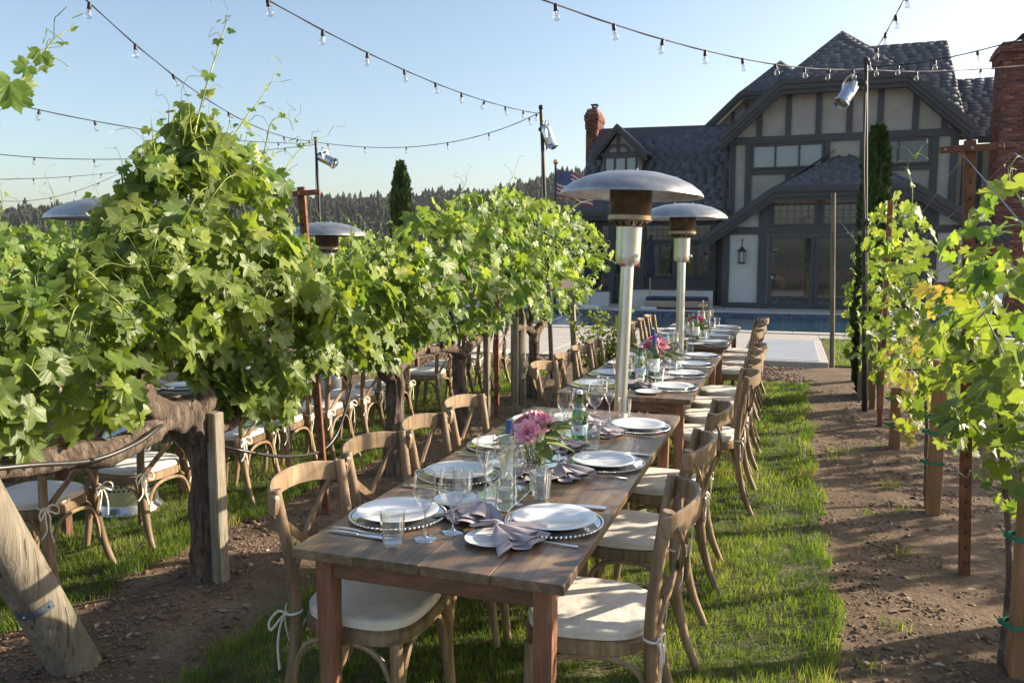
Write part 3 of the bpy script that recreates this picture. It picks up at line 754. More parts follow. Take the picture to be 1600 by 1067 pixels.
# second clipped gable behind at upper left
g2 = 30.0
def q(x, y): p = on_y(x, y, g2); return (p.x, p.z)
a_, b_, ap = q(1108, 192), q(1157, 147), q(1220, 95)
c_ = (2 * ap[0] - b_[0], b_[1]); d_ = (2 * ap[0] - a_[0], a_[1])
wallpoly(H, [(a_[0] + .25, 3), (d_[0], 3), (d_[0], a_[1]), (c_[0], c_[1] - .1), (b_[0] + .1, b_[1] - .1), (a_[0] + .3, a_[1])], g2 + .5)
for dz, ww, dy in ((0, .16, 0), (-.14, .15, .05)):
    fascia((a_[0] - .35, a_[1] - .38 + dz), (b_[0], b_[1] + dz), g2 + dy, ww); fascia((b_[0], b_[1] + dz), (c_[0], c_[1] + dz), g2 + dy - .004, ww)
ap3 = (ap[0], g2 + 1.2, ap[1] * 1.0 + .25)
roof_slates('slates', [(b_[0] - .05, g2, b_[1] + .06), (c_[0] + .05, g2, c_[1] + .06), ap3], H)
roof_slates('slates', [(a_[0] - .4, 34, a_[1] - .36), (a_[0] - .4, g2, a_[1] - .36), (b_[0] - .03, g2, b_[1] + .06), ap3, (ap3[0], 34, ap3[2])], H)
for pxx, pyy in ((1144, 172), (1166, 158), (1187, 156)):
    p = q(pxx, pyy); beam(H, (p[0], g2 + .46, 5.5), (p[0], g2 + .46, p[1]), .13, .06)
# porch with its own clipped gable
px0, px1 = -2.1, 5.25
pf = 25.55
pl, pr = on_y(1209, 297, pf), on_y(1439, 289, pf); tl, tr = (-2.62, 2.28), (5.55, 2.28)
pl = (pl.x, 3.62); pr = (3.35, 3.62)
tlx = on_y(1098, 372, pf)
wallpoly(H, [(-1.95, 0), (5.0, 0), (5.0, 2.4), (3.4, 3.55), (-.42, 3.55), (-1.95, 2.4)], YP, mat='stucco_w')
for dz, ww, dy in ((0, .17, 0), (-.15, .15, .05), (-.28, .12, .10)):
    fascia((-2.62, 2.12 + dz), (pl[0], pl[1] + dz), pf + dy, ww); fascia((pr[0], pr[1] + dz), (5.75, 2.12 + dz), pf + dy, ww); fascia((pl[0], pl[1] + dz), (pr[0], pr[1] + dz), pf + dy - .005, ww)
roof_slates('slates', [(pl[0] - .05, pf, 3.68), (pr[0] + .05, pf, 3.68), (1.5, YM + .25, 4.86)], H, course=.15, wd=.3)
roof_slates('slates', [(-2.62, YM + .1, 2.2), (-2.62, pf, 2.2), (pl[0], pf, 3.68), (1.5, YM + .1, 4.83)], H)
roof_slates('slates', [(5.75, pf, 2.2), (5.75, YM + .1, 2.2), (1.5, YM + .1, 4.83), (pr[0], pf, 3.68)], H)
def tp(x0, z0, x1, z1, w_=.17, t=.06): return beam(H, (x0, YP - t / 2 - .002, z0), (x1, YP - t / 2 - .002, z1), w_, t)
tp(-1.95, 2.42, 4.95, 2.42, .22, .075); tp(-1.86, .12, -1.86, 2.3, .2); tp(-.78, .12, -.78, 3.3, .26, .08); tp(-1.95, .1, -.6, .1, .2, .07)
for x in (-.6, .82, 2.15, 3.72): tp(x, 2.5, x, 3.35, .16)
tp(3.9, .12, 3.9, 3.2, .26, .08); tp(4.9, .12, 4.9, 2.3, .2); tp(3.8, .1, 5.0, .1, .2, .07)
for xa, xb in ((-.52, .74), (.90, 2.07), (2.23, 3.64)): window(H, xa, xb, 2.55, 3.22, YP - .02, 1, (6, 3))
for i, (xa, xb) in enumerate(((-.60, .72), (.74, 2.06), (2.08, 3.72))):
    window(H, xa, xb, .06, 2.28, YP - .03, 1, None, 'winglass', .11, name='glass_door')
# left wing: long steep slate roof over a glazed wall
rz = on_y(937, 200, 30.3); 
def wing(x, y, Y): p = on_y(x, y, Y); return (p.x, p.y, p.z)
e0 = wing(897, 337, 26.9); e1 = (-1.9, 26.9, e0[2]); k0 = wing(921, 240, 28.9); r0 = wing(938, 201, 30.0); r1 = wing(1150, 194, 30.0)
k1 = (-1.75, 28.9, k0[2])
roof_slates('slates', [e0, e1, k1, k0], H); roof_slates('slates', [k0, k1, (r1[0] + .4, 30.0, r1[2]), r0], H)
beam(H, (e0[0], 26.84, e0[2] - .08), (e1[0], 26.84, e1[2] - .08), .2, .08, name='fascia_board')
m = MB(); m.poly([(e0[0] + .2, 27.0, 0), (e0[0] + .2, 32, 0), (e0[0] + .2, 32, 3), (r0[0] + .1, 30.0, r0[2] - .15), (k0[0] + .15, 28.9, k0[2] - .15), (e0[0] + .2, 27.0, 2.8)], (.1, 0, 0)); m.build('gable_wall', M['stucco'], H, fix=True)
wallpoly(H, [(e0[0] + .3, 0), (-1.95, 0), (-1.95, e0[2] - .1), (e0[0] + .3, e0[2] - .1)], 27.35, mat='trim')
wx = on_y(955, 400, 27.3).x
edges_ = [e0[0] + .45, -5.75, -4.72, -3.55, -2.35]
for i in range(4):
    window(H, edges_[i] + .07, edges_[i + 1] - .07, .95 if i else .1, 2.05, 27.33, 2 if i != 0 else 1, None, 'winglass', .07)
    window(H, edges_[i] + .07, edges_[i + 1] - .07, 2.12, 2.72, 27.33, 1, (5, 3), 'winglass', .07)
for x in edges_: beam(H, (x, 27.27, 0), (x, 27.27, 2.75), .16, .12, name='timber')
# dormer
D0 = 27.7
dl, dr, da = on_y(931, 243, D0), on_y(1010, 243, D0), on_y(966.5, 199, D0)
wallpoly(H, [(dl.x + .25, dl.z - 1.0), (dr.x - .25, dl.z - 1.0), (dr.x - .25, dl.z + .02), (da.x, da.z - .2), (dl.x + .25, dl.z + .02)], D0, 1.6, name='dormer_wall')
for dz, ww in ((0, .13), (-.12, .1)):
    fascia((dl.x - .05, dl.z - .05 + dz), (da.x, da.z + dz), D0 - .25 + (.04 if dz else 0), ww); fascia((da.x, da.z + dz), (dr.x + .05, dr.z - .05 + dz), D0 - .246 + (.04 if dz else 0), ww)
roof_slates('slates', [(dl.x - .1, D0 + 2.2, dl.z - .04), (dl.x - .1, D0 - .28, dl.z - .04), (da.x, D0 - .28, da.z + .08), (da.x, D0 + 2.2, da.z + .08)], H)
roof_slates('slates', [(dr.x + .1, D0 - .28, dl.z - .04), (dr.x + .1, D0 + 2.2, dl.z - .04), (da.x, D0 + 2.2, da.z + .08), (da.x, D0 - .28, da.z + .08)], H)
beam(H, (dl.x + .2, D0 - .06, dl.z), (dr.x - .2, D0 - .06, dl.z), .14, .08); beam(H, (da.x, D0 - .05, dl.z), (da.x, D0 - .05, da.z - .15), .1, .06)
for sgn in (-1, 1):
    m = MB(); pts = curve([(da.x + sgn * .03, D0 - .05, dl.z + .3), (da.x + sgn * .25, D0 - .05, dl.z + .28), (da.x + sgn * .42, D0 - .05, dl.z + .04)], 4)
    m.sweep(pts, [(-.045, -.03), (.045, -.03), (.045, .03), (-.045, .03)], up=(0, -1, 0)); m.build('timber', M['trim'], H, fix=True)
window(H, dl.x + .3, dr.x - .3, dl.z - .62, dl.z - .07, D0 - .02, 3, None, 'blind', .06)
for gx, gy in ((4.74, YM - .1), (-2.02, YM - .12)):
    m = MB(); m.tube([(gx, gy, .1), (gx, gy, 4.6), (gx + .05, gy - .2, 4.95)], .045, 8); m.build('downspout', M['trim'], H, 50)
m = MB(); m.sweep([(e0[0], 26.76, e0[2] + .02), (e1[0], 26.76, e0[2] + .02)], [(-.06, -.05), (.06, -.05), (.07, .05), (-.07, .05)], up=(0, -1, 0)); m.build('gutter', M['trim'], H, fix=True)
# lanterns on the porch wall
def lantern(x, z, label):
    r = empty('wall_lantern', (x, YP - .22, z), 0, label, 'lantern', 'wall lanterns beside the doors'); r.scale = (1.4,) * 3
    m = MB(); m.lathe([(.0, .26), (.03, .2), (.085, .14), (.10, .12), (.10, .105), (.0, .105)], 6); m.lathe([(0, -.16), (.06, -.16), (.085, -.14), (.085, -.12), (0, -.12)], 6)
    for k in range(6): a = k * PI / 3; m.box((.08 * math.cos(a), .08 * math.sin(a), -.01), (.012, .012, .24))
    m.build('lantern_frame', M['black'], r); g = MB(); g.lathe([(.07, -.12), (.078, .11)], 6); g.build('lantern_glass', M['glass'], r)
    b = MB(); b.tube(curve([(0, .2, .05), (0, .17, .34), (0, .05, .38), (0, 0, .26)], 5), .012, 6); b.box((0, .2, .06), (.09, .02, .2)); b.build('bracket', M['black'], r)
lantern(-1.38, 1.62, 'black wall lantern on the pale panel left of glass doors'); lantern(4.42, 1.62, 'black wall lantern on the pale panel right of glass doors')
# chimneys
def chimney(x0, x1, y0, y1, z0, z1, corb, label):
    r = empty('brick_chimney', ((x0 + x1) / 2, (y0 + y1) / 2, z0), 0, label, 'chimney')
    cx, cy = (x0 + x1) / 2, (y0 + y1) / 2; m = MB(); m.box((0, 0, (z1 - z0) / 2), (x1 - x0 - .03, y1 - y0 - .03, z1 - z0)); m.build('mortar_core', M['mortar'], r)
    V = []; T = []; tint = []; bh = .075; z = 0; row = 0
    while z < z1 - z0:
        g = 0
        for (za, gg) in corb:
            if z0 + z > za: g = gg
        if z0 + z > z1 - .24: g = g - (z0 + z - z1 + .24) * .5
        X0, X1, Y0, Y1 = x0 - cx - g, x1 - cx + g, y0 - cy - g, y1 - cy + g
        for face in (0, 1, 2, 3):
            a, b_ = ((X0, X1) if face in (0, 1) else (Y0, Y1)); t = a - (.11 if row % 2 else 0)
            while t < b_:
                p, q_ = max(t, a), min(t + .21, b_); t += .222
                if q_ - p < .03: continue
                jj = random.uniform(0, .006); bl = len(V)
                if face == 0: c0, c1 = (p, Y0 - jj), (q_, Y0 + .1)
                elif face == 1: c0, c1 = (p, Y1 - .1), (q_, Y1 + jj)
                elif face == 2: c0, c1 = (X0 - jj, p + .001), (X0 + .1, q_ - .001)
                else: c0, c1 = (X1 - .1, p + .001), (X1 + jj, q_ - .001)
                for zz in (z, z + bh - .011):
                    V += [(c0[0], c0[1], zz), (c1[0], c0[1], zz), (c1[0], c1[1], zz), (c0[0], c1[1], zz)]
                T += [(bl, bl + 1, bl + 5), (bl, bl + 5, bl + 4), (bl + 1, bl + 2, bl + 6), (bl + 1, bl + 6, bl + 5), (bl + 2, bl + 3, bl + 7), (bl + 2, bl + 7, bl + 6), (bl + 3, bl, bl + 4), (bl + 3, bl + 4, bl + 7), (bl + 4, bl + 5, bl + 6), (bl + 4, bl + 6, bl + 7), (bl, bl + 2, bl + 1), (bl, bl + 3, bl + 2)]
                tint += [min(1, max(0, random.gauss(.5, .25)))] * 8
        z += bh; row += 1
    tag(ob('bricks', np_mesh('bricks', np.array(V), np.array(T), M['brick'], {'tint': ('FLOAT', np.array(tint))}), r), kind='stuff')
    m = MB(); w_ = min(x1 - x0, y1 - y0) * .55; h = z1 - z0
    m.box((0, 0, h + .05), (w_, w_, .1)); m.box((0, 0, h + .13), (w_ * .8, w_ * .8, .06)); m.box((0, 0, h + .24), (w_ * 1.15, w_ * 1.15, .04), .01)
    for sx in (-1, 1):
        for sy in (-1, 1): m.box((sx * w_ * .35, sy * w_ * .35, h + .18), (.03, .03, .1))
    m.build('chimney_cap', M['black'], r)
c0 = on_y(914, 260, 29.6); c1 = on_y(939, 260, 29.6)
chimney(c0.x + .05, c1.x - .14, 29.5, 30.5, 0, on_y(925, 172, 29.6).z, [(on_y(925, 205, 29.6).z, .03), (on_y(925, 190, 29.6).z, .06)], 'narrow red brick chimney at the left end of the roof')
c0 = on_y(1558, 200, 26.6)
chimney(c0.x + .05, c0.x + 1.6, 26.6, 27.6, 0, on_y(1580, 66, 26.6).z, [(on_y(1580, 96, 26.6).z, .07), (on_y(1580, 84, 26.6).z, .13)], 'tall wide red brick chimney at the right end of the house')

# ---------------------------------------------------------------- terrace furniture
lw = on_z(970, 481); 
def low_wall(x0, x1, Y, h, label):
    r = empty('planter_wall', ((x0 + x1) / 2, Y, 0), 0, label, 'wall'); w_ = x1 - x0
    m = MB(); m.box((0, 0, h / 2), (w_, .25, h)); m.build('wall_body', M['stucco_w'], r); m = MB(); m.box((0, 0, h + .025), (w_ + .06, .31, .05), .01); m.build('wall_cap', M['trim'], r)
low_wall(-4.95, -2.2, 25.5, .58, 'low pale rendered wall under the windows behind the bench'); low_wall(-7.4, -5.45, 25.5, .5, 'low pale rendered wall at the far left of the terrace')
def bench():
    r = empty('daybed', (-3.2, 24.85, .03), 0, 'long tan daybed with navy cushion before the low wall', 'daybed')
    m = MB(); m.box((0, 0, .16), (1.9, .7, .2), .02); 
    for sx in (-.85, .85):
        for sy in (-.28, .28): m.box((sx, sy, .03), (.08, .08, .06))
    m.build('frame', M['tan'], r); m = MB(); m.box((0, 0, .315), (1.84, .66, .11), .04); m.build('cushion', M['navy'], r, 40)
bench()
def closed_umbrella(x, Y, label, sc=1):
    r = empty('closed_parasol', (x, Y, .03), 0, label, 'parasol', 'closed navy parasols on the terrace'); r.scale = (sc,) * 3
    m = MB(); m.tube([(0, 0, 0), (0, 0, 2.3)], .022, 8); m.build('pole', M['tan'], r)
    m = MB(); m.box((0, 0, .03), (.5, .5, .06), .01); m.build('base', M['white'], r)
    m = MB(); m.lathe([(.03, .95), (.13, 1.0), (.15, 1.15), (.12, 1.5), (.10, 1.9), (.05, 2.2), (.01, 2.3)], 16, fn=lambda a, i: 1 + .18 * math.sin(a * 8)); m.build('canopy', M['umbrella'], r, 60)
closed_umbrella(-4.02, 24.75, 'closed navy parasol standing before the windows, nearer the doors'); closed_umbrella(-5.95, 24.9, 'closed navy parasol standing near the left corner of the house', .95)
def counter():
    r = empty('outdoor_counter', (4.55, 24.6, .03), 0, 'low outdoor counter with brick top right of the doors', 'counter')
    m = MB(); m.box((0, 0, .4), (1.6, .6, .8)); m.build('counter_body', M['stucco_w'], r)
    for k in range(8): m = MB(); m.box((-.7 + .2 * k, 0, .85), (.19, .66, .09), .006); m.build('brick', M['rust'], r)
    b = empty('fruit_bowl', (4.25, 24.5, .925), 0, 'white bowl of fruit standing on the outdoor counter', 'bowl')
    m = MB(); m.lathe([(.0, .02), (.08, .02), (.09, .0), (.05, .05), (.17, .12), (.22, .2), (.2, .19), (.1, .08), (0, .07)], 16); m.build('bowl', M['china'], b, 50)
    for k in range(5): a = k * 1.3; m = MB(); m.lathe([(0, -.05), (.04, -.03), (.05, 0), (.04, .03), (0, .05)], 10, Matrix.Translation((.09 * math.cos(a), .09 * math.sin(a), .18 + .02 * (k % 2)))); m.build('fruit', M['peach'], b, 60)
counter()
def patio_chair(x, Y, rz, label):
    r = empty('patio_chair', (x, Y, .03), rz, label, 'patio chair', 'metal patio chairs right of the pool')
    for s_ in (-1, 1):
        m = MB(); m.tube(curve([(s_ * .27, .3, 0), (s_ * .27, .26, .42), (s_ * .27, -.1, .40), (s_ * .27, -.28, .0)], 5), .014, 6); m.tube(curve([(s_ * .27, -.1, .4), (s_ * .27, -.28, .7), (s_ * .27, -.36, .95)], 4), .014, 6); m.build('side_frame', M['blackmetal'], r, 50)
    m = MB(); m.sweep(curve([(0, .26, .43), (0, 0, .40), (0, -.12, .42), (0, -.26, .68), (0, -.35, .93)], 5), [(-.26, -.006), (.26, -.006), (.26, .006), (-.26, .006)], up=(0, 0, 1)); m.build('sling', M['white'], r, 50, fix=True)
patio_chair(3.4, 16.9, R(150), 'dark metal patio chair with white sling, nearer the pool pad'); patio_chair(4.6, 16.2, R(200), 'dark metal patio chair with white sling, farther right by the pool')

# ================================================================= FLAG
def flag():
    p = at_d(868, 262, 26); r = empty('flagpole', (p.x, p.y, 0), 0, 'black flagpole with gold ball flying a flag beside the house', 'flagpole')
    top = p.z + .1; m = MB(); m.tube([(0, 0, 0), (0, 0, top)], [.05, .035], 8); m.build('pole', M['blackmetal'], r, 50); m = MB(); m.lathe([(0, -.09), (.06, -.06), (.09, 0), (.06, .06), (0, .09)], 12, Matrix.Translation((0, 0, top + .07))); m.build('finial', M['gold'], r, 60)
    f = empty('american_flag', (p.x, p.y, p.z - .02), 0, 'american flag hanging slack from the black pole', 'flag')
    W_, Hh = 1.35, .85; ex = Vector((math.cos(_a), math.sin(_a), 0)); ey = Vector((-math.sin(_a), math.cos(_a), 0))
    def surf(u, v): return ex * (.04 + u * W_ * .85) + ey * (.10 * math.sin(u * 9 + v * 2)) * (0.3 + u) + Vector((0, 0, -v * Hh - .42 * u ** 1.2 - .03 * math.sin(u * 12)))
    t1 = simple('flag_red', (.36, .03, .045), .8, var=.05, bump=0); t2 = simple('flag_white', (.55, .55, .55), .8, var=.03, bump=0); t3 = simple('flag_blue', (.03, .045, .16), .8, var=.05, bump=0)  # flag colours darkened: the shade it hangs in is put into them
    def grid(m, u0, u1, v0, v1, n=16, dy=0):
        b = len(m.v)
        for i in range(n + 1):
            u = u0 + (u1 - u0) * i / n
            for v in (v0, v1): q_ = surf(u, v) - ey * dy; m.v.append(tuple(q_))
        m.f += [(b + 2 * i, b + 2 * i + 1, b + 2 * i + 3, b + 2 * i + 2) for i in range(n)]
    for s_ in range(13):
        m = MB(); u0 = .4 if s_ < 7 else 0; grid(m, u0, 1, s_ / 13, (s_ + 1) / 13); m.build('stripe', t1 if s_ % 2 == 0 else t2, f, 60)
    m = MB(); grid(m, 0, .4, 0, 7 / 13); m.build('canton', t3, f, 60)
    m = MB()
    for rw in range(9):
        for cl in range(6 - rw % 2):
            cu = .4 * (1 + 2 * cl + rw % 2) / 12; cv = 7 / 13 * (rw + 1) / 10; c = surf(cu, cv) - ey * .006; b = len(m.v)
            for k in range(10): rr_ = .022 if k % 2 == 0 else .009; a = PI / 2 + k * PI / 5; m.v.append(tuple(c + ex * rr_ * math.cos(a) + Vector((0, 0, rr_ * math.sin(a)))))
            m.f.append(tuple(range(b, b + 10)))
    m.build('stars', t2, f)
flag()

# ================================================================= TABLES
def make_table():
    r = empty('farm_table'); L, Wd = 2.44, .86
    edges = [-.43, -.215, 0, .215, .43]
    for i in range(4):
        m = MB(); m.box(((edges[i] + edges[i + 1]) / 2, L / 2, .745), (edges[i + 1] - edges[i] - .0016, L, .03), .0022); m.build('plank', M['plank'], r)
    for y in (.075, L - .075): m = MB(); m.box((0, y, .693), (Wd - .14, .028, .074), .003); m.build('apron', M['apron'], r)
    for x in (-.35, .35): m = MB(); m.box((x, L / 2, .69), (.028, L - .17, .078), .003); m.build('apron', M['apron'], r)
    for x in (-1, 1):
        for y, s_ in ((.085, 1), (L - .085, -1)):
            m = MB(); X = x * .352; m.sweep([(X, y, .73), (X, y, .6), (X + x * .0, y, 0)], [(-.5, -.5), (.5, -.5), (.5, .5), (-.5, .5)], up=(0, 1, 0), scale=[.056, .056, .042]); m.build('leg', M['leg'], r, fix=True)
    return r
TAB = Proto(make_table)
TX = -.97
TROW = [(2.0, 'nearest long'), (4.95, 'middle long'), (8.0, 'farthest long')]
for i, (y, nm) in enumerate(TROW):
    TAB.put((TX, y, 0), 0, ['stained plank farm table nearest the camera, laid for dinner', 'stained plank farm table second in line, beyond the tall heater', 'stained plank farm table farthest in line, closest to the pool'][i], 'table', 'farm tables laid for dinner')
BX = -4.42; BZ = gz(BX) - .01
BROW = [(1.2, 'nearest left-hand'), (4.45, 'middle left-hand'), (7.5, 'farthest left-hand')]
for i, (y, nm) in enumerate(BROW):
    TAB.put((BX, y, BZ), 0, ['plank farm table behind the gnarled vine, nearest of the left row', 'plank farm table behind the vines, middle of the left row', 'plank farm table behind the vines, farthest of the left row'][i], 'table', 'farm tables laid for dinner')

# ================================================================= CHAIRS
def rounded(n, wf, wr, d, k=1.0, p=3.2):
    out = []
    for i in range(n):
        a = 2 * PI * i / n; c, s_ = math.cos(a), math.sin(a)
        x = math.copysign(abs(c) ** (2 / p), c); y = math.copysign(abs(s_) ** (2 / p), s_)
        wd = wr + (wf - wr) * (y + 1) / 2; out.append((x * wd / 2 * k, y * d / 2 * k))
    return out
def loft(m, rings):
    n = len(rings[0]); b = len(m.v)
    for r_ in rings: m.v += [tuple(p) for p in r_]
    for i in range(len(rings) - 1):
        for j in range(n): m.f.append((b + i * n + j, b + i * n + (j + 1) % n, b + (i + 1) * n + (j + 1) % n, b + (i + 1) * n + j))
    m.f.append(tuple(b + j for j in range(n))[::-1]); m.f.append(tuple(b + (len(rings) - 1) * n + j for j in range(n)))
def make_chair():
    r = empty('cross_back_chair'); WF, WR, DP = .45, .39, .42
    m = MB(); R_ = lambda k, z: [(x, y, z) for x, y in rounded(36, WF, WR, DP, k)]
    loft(m, [R_(.95, .408), R_(.995, .414), R_(1, .43), R_(.995, .45), R_(.96, .456)]); m.build('seat_frame', M['chair'], r, 40)
    m = MB(); 
    def CR(k, z, pf=0): return [(x, y, z + (.004 * math.sin(9 * math.atan2(y, x)) if pf else 0)) for x, y in rounded(40, WF * .97, WR * 1.0, DP * .97, k, 3.0)]
    loft(m, [CR(.95, .457), CR(.995, .462), CR(1.0, .468), CR(.985, .472), CR(1.0, .479), CR(1.0, .486), CR(.985, .4905), CR(.95, .494), CR(.88, .496, 1), CR(.7, .498), CR(.4, .4995), CR(.1, .500)]); m.build('seat_cushion', M['cushion'], r, 'all')
    for s_ in (-1, 1):
        m = MB(); p = [(s_ * .192, .168, .43), (s_ * .194, .172, .3), (s_ * .198, .182, .15), (s_ * .206, .20, 0)]; m.tube(curve(p, 3), lerpl([.0215, .021, .019, .016], 10), 10); m.build('leg', M['chair'], r, 50)
        m = MB(); p = [(s_ * .205, -.30, 0), (s_ * .192, -.245, .14), (s_ * .184, -.212, .3), (s_ * .182, -.200, .45), (s_ * .186, -.205, .6), (s_ * .196, -.225, .75), (s_ * .203, -.248, .885)]
        c = curve(p, 4); m.tube(c, lerpl([.016, .019, .021, .0215, .0205, .019, .0185], len(c)), 10); m.build('back_post', M['chair'], r, 50)
    # broad bent top rail wrapping behind the posts
    m = MB(); p = curve([(-.222, -.228, .838), (-.207, -.262, .843), (-.12, -.315, .858), (0, -.335, .863), (.12, -.315, .858), (.207, -.262, .843), (.222, -.228, .838)], 5)
    sec = [(-.009, -.031), (0, -.036), (.009, -.031), (.010, 0), (.009, .031), (0, .036), (-.009, .031), (-.010, 0)]
    m.sweep(p, sec, up=(0, 0, 1), scale=[(1, .75)] + [(1, 1)] * (len(p) - 2) + [(1, .75)]); m.build('top_rail', M['chair'], r, 45, fix=True)
    for s_ in (-1, 1):
        m = MB(); o = .006 * s_
        p = curve([(s_ * .205, -.272, .84), (s_ * .13, -.285 + o, .755), (0, -.275 + o, .645), (-s_ * .12, -.238 + o, .53), (-s_ * .172, -.205, .455)], 4)
        m.sweep(p, [(-.0135, -.0055), (.0135, -.0055), (.0135, .0055), (-.0135, .0055)], up=(0, -1, .25)); m.build('cross_strap', M['chair'], r, 30, fix=True)
    # bent braces arching under the seat
    def arch(a, b, za, zb):
        a, b = Vector(a), Vector(b); d = b - a
        m = MB(); c = curve([a + Vector((0, 0, za)), a + d * .05 + Vector((0, 0, .30)), a + d * .16 + Vector((0, 0, .375)), a + d * .36 + Vector((0, 0, .403)), a + d * .64 + Vector((0, 0, .403)), a + d * .84 + Vector((0, 0, .375)), a + d * .95 + Vector((0, 0, .30)), b + Vector((0, 0, zb))], 3)
        m.tube(c, .0105, 7); m.build('brace', M['chair'], r, 50)
    arch((-.183, .178, 0), (.183, .178, 0), .19, .19); arch((-.175, -.222, 0), (.175, -.222, 0), .2, .2)
    arch((-.196, .165, 0), (-.19, -.215, 0), .19, .2); arch((.196, .165, 0), (.19, -.215, 0), .19, .2)
    for s_ in (-1, 1):
        m = MB(); X, Y, Z = s_ * .184, -.202, .475
        m.tube([(X + .024 * math.cos(a), Y + .024 * math.sin(a), Z + .004 * math.sin(a)) for a in [2 * PI * k / 10 for k in range(10)]], .0045, 5, closed=True)
        k = Vector((X + s_ * .018, Y - .022, Z))
        for q_ in (-1, 1):
            lp = [k, k + Vector((q_ * .025, -.012, .016)), k + Vector((q_ * .062, -.02, -.004)), k + Vector((q_ * .055, -.02, -.035)), k + Vector((q_ * .018, -.008, -.012)), k]
            m.sweep(curve(lp, 4), [(-.0042, -.0015), (.0042, -.0015), (.0042, .0015), (-.0042, .0015)], up=(0, -1, 0))
            tl_ = [k, k + Vector((q_ * .015, -.012, -.04)), k + Vector((q_ * (.022 + .01 * s_), -.012, -.10)), k + Vector((q_ * .038, -.004, -.155 - .02 * q_))]
            m.sweep(curve(tl_, 4), [(-.0042, -.0015), (.0042, -.0015), (.0042, .0015), (-.0042, .0015)], up=(0, -1, 0))
        m.lathe([(0, -.007), (.007, -.004), (.007, .004), (0, .007)], 6, Matrix.Translation(k)); m.build('tie', M['tie'], r, 60, fix=True)
    return r
CH = Proto(make_chair)
def chairs(X, ys, face, side, tname, z=0, group='cross-back chairs around the dining tables'):
    rz = {'right': R(95), 'left': R(-90)}[side]
    for i, y in enumerate(ys):
        jj = 0.02 if y < 2.6 else random.uniform(-.09, .09)
        CH.put((X + random.uniform(-.015, .015), y, z + .006), rz + jj, 'cream-cushioned cross-back chair, %s along the %s side of the %s table' % (ORD[i], side, tname), 'chair', group)
# right side of the dining row (they face left), then its left side
chairs(-.585, [2.50, 3.30, 4.07], 0, 'right', 'nearest long'); chairs(-.50, [5.32, 5.90, 6.46, 7.04], 0, 'right', 'middle long'); chairs(-.55, [8.4, 8.97, 9.54, 10.1], 0, 'right', 'farthest long')
chairs(-1.31, [2.335, 2.83, 3.29, 3.82], 0, 'left', 'nearest long'); chairs(-1.33, [5.30, 5.84, 6.38, 6.92], 0, 'left', 'middle long'); chairs(-1.36, [8.4, 8.97, 9.54, 10.1], 0, 'left', 'farthest long')
chairs(-3.58, [2.3, 2.95, 3.62], 0, 'right', 'nearest left-hand', BZ + .03); chairs(-3.6, [4.5, 4.98, 5.52, 6.1, 6.66], 0, 'right', 'middle left-hand', BZ + .03); chairs(-3.6, [7.6, 8.2, 8.8, 9.4], 0, 'right', 'farthest left-hand', BZ + .03)
chairs(-5.05, [2.5, 3.2], 0, 'left', 'nearest left-hand', BZ - .01); chairs(-5.05, [4.8, 5.5, 6.3], 0, 'left', 'middle left-hand', BZ - .01)

# ================================================================= TABLEWARE
def lathe_obj(name, prof, seg, mat, parent=None, smooth=60, fn=None, Mx=None):
    m = MB(); m.lathe(prof, seg, Mx, fn); return m.build(name, mat, parent, smooth)
def mk_charger():
    r = empty('glass_charger'); lathe_obj('disc', [(.0, .002), (.11, .002), (.155, .008), (.155, .011), (.11, .006), (0, .005)], 40, M['charger'], r)
    m = MB(); n = 66
    for i in range(n):
        a = 2 * PI * i / n; m.lathe([(0, -.0062), (.0052, -.003), (.0052, .003), (0, .0062)], 6, Matrix.Translation((.161 * math.cos(a), .161 * math.sin(a), .0095)))
    tag(m.build('bead_rim', M['silver'], r, 60), kind='stuff'); return r
def mk_plate():
    o = lathe_obj('dinner_plate', [(0, .006), (.085, .006), (.092, .009), (.1, .0145), (.136, .020), (.139, .022), (.136, .023), (.098, .0165), (.088, .0115), (0, .0105)], 48, M['china']); return o
def mk_bread():
    return lathe_obj('bread_plate', [(0, .003), (.05, .003), (.06, .008), (.083, .013), (.085, .015), (.06, .011), (.05, .006), (0, .006)], 36, M['china'])
def wineprof(h, rb, rm, rt, stem):
    return [(0, .004), (.012, .0035), (.034, .002), (.035, 0), (.034, .003), (.01, .007), (.0042, .016), (.0036, stem * .5), (.004, stem * .9), (.009, stem), (rb * .6, stem + .008), (rb, stem + .03), (rm, stem + .055), (rm * .99, stem + .07), (rt, h)]
def wineglass(h, rb, rm, rt, stem):
    r = empty('wine_glass'); p = wineprof(h, rb, rm, rt, stem)
    lathe_obj('foot', p[:6], 28, M['stemglass'], r); lathe_obj('stem', p[5:10], 12, M['stemglass'], r); lathe_obj('bowl', p[9:], 32, M['glass'], r)
    m = MB(); m.tube([(rt * math.cos(a), rt * math.sin(a), h) for a in [2 * PI * k / 28 for k in range(28)]], .0009, 5, closed=True); m.build('rim', M['stemglass'], r, 'all'); return r
def mk_wine(): return wineglass(.215, .026, .036, .031, .095)
def mk_red(): return wineglass(.205, .036, .047, .036, .082)
def mk_tumbler():
    return lathe_obj('tumbler', [(0, .004), (.026, .004), (.0275, .0), (.030, .004), (.038, .105), (.0385, .107), (.037, .105), (.029, .012), (0, .011)], 64, M['glass'], fn=lambda a, i: 1 + (.028 * math.cos(16 * a) if 3 <= i <= 7 else 0))
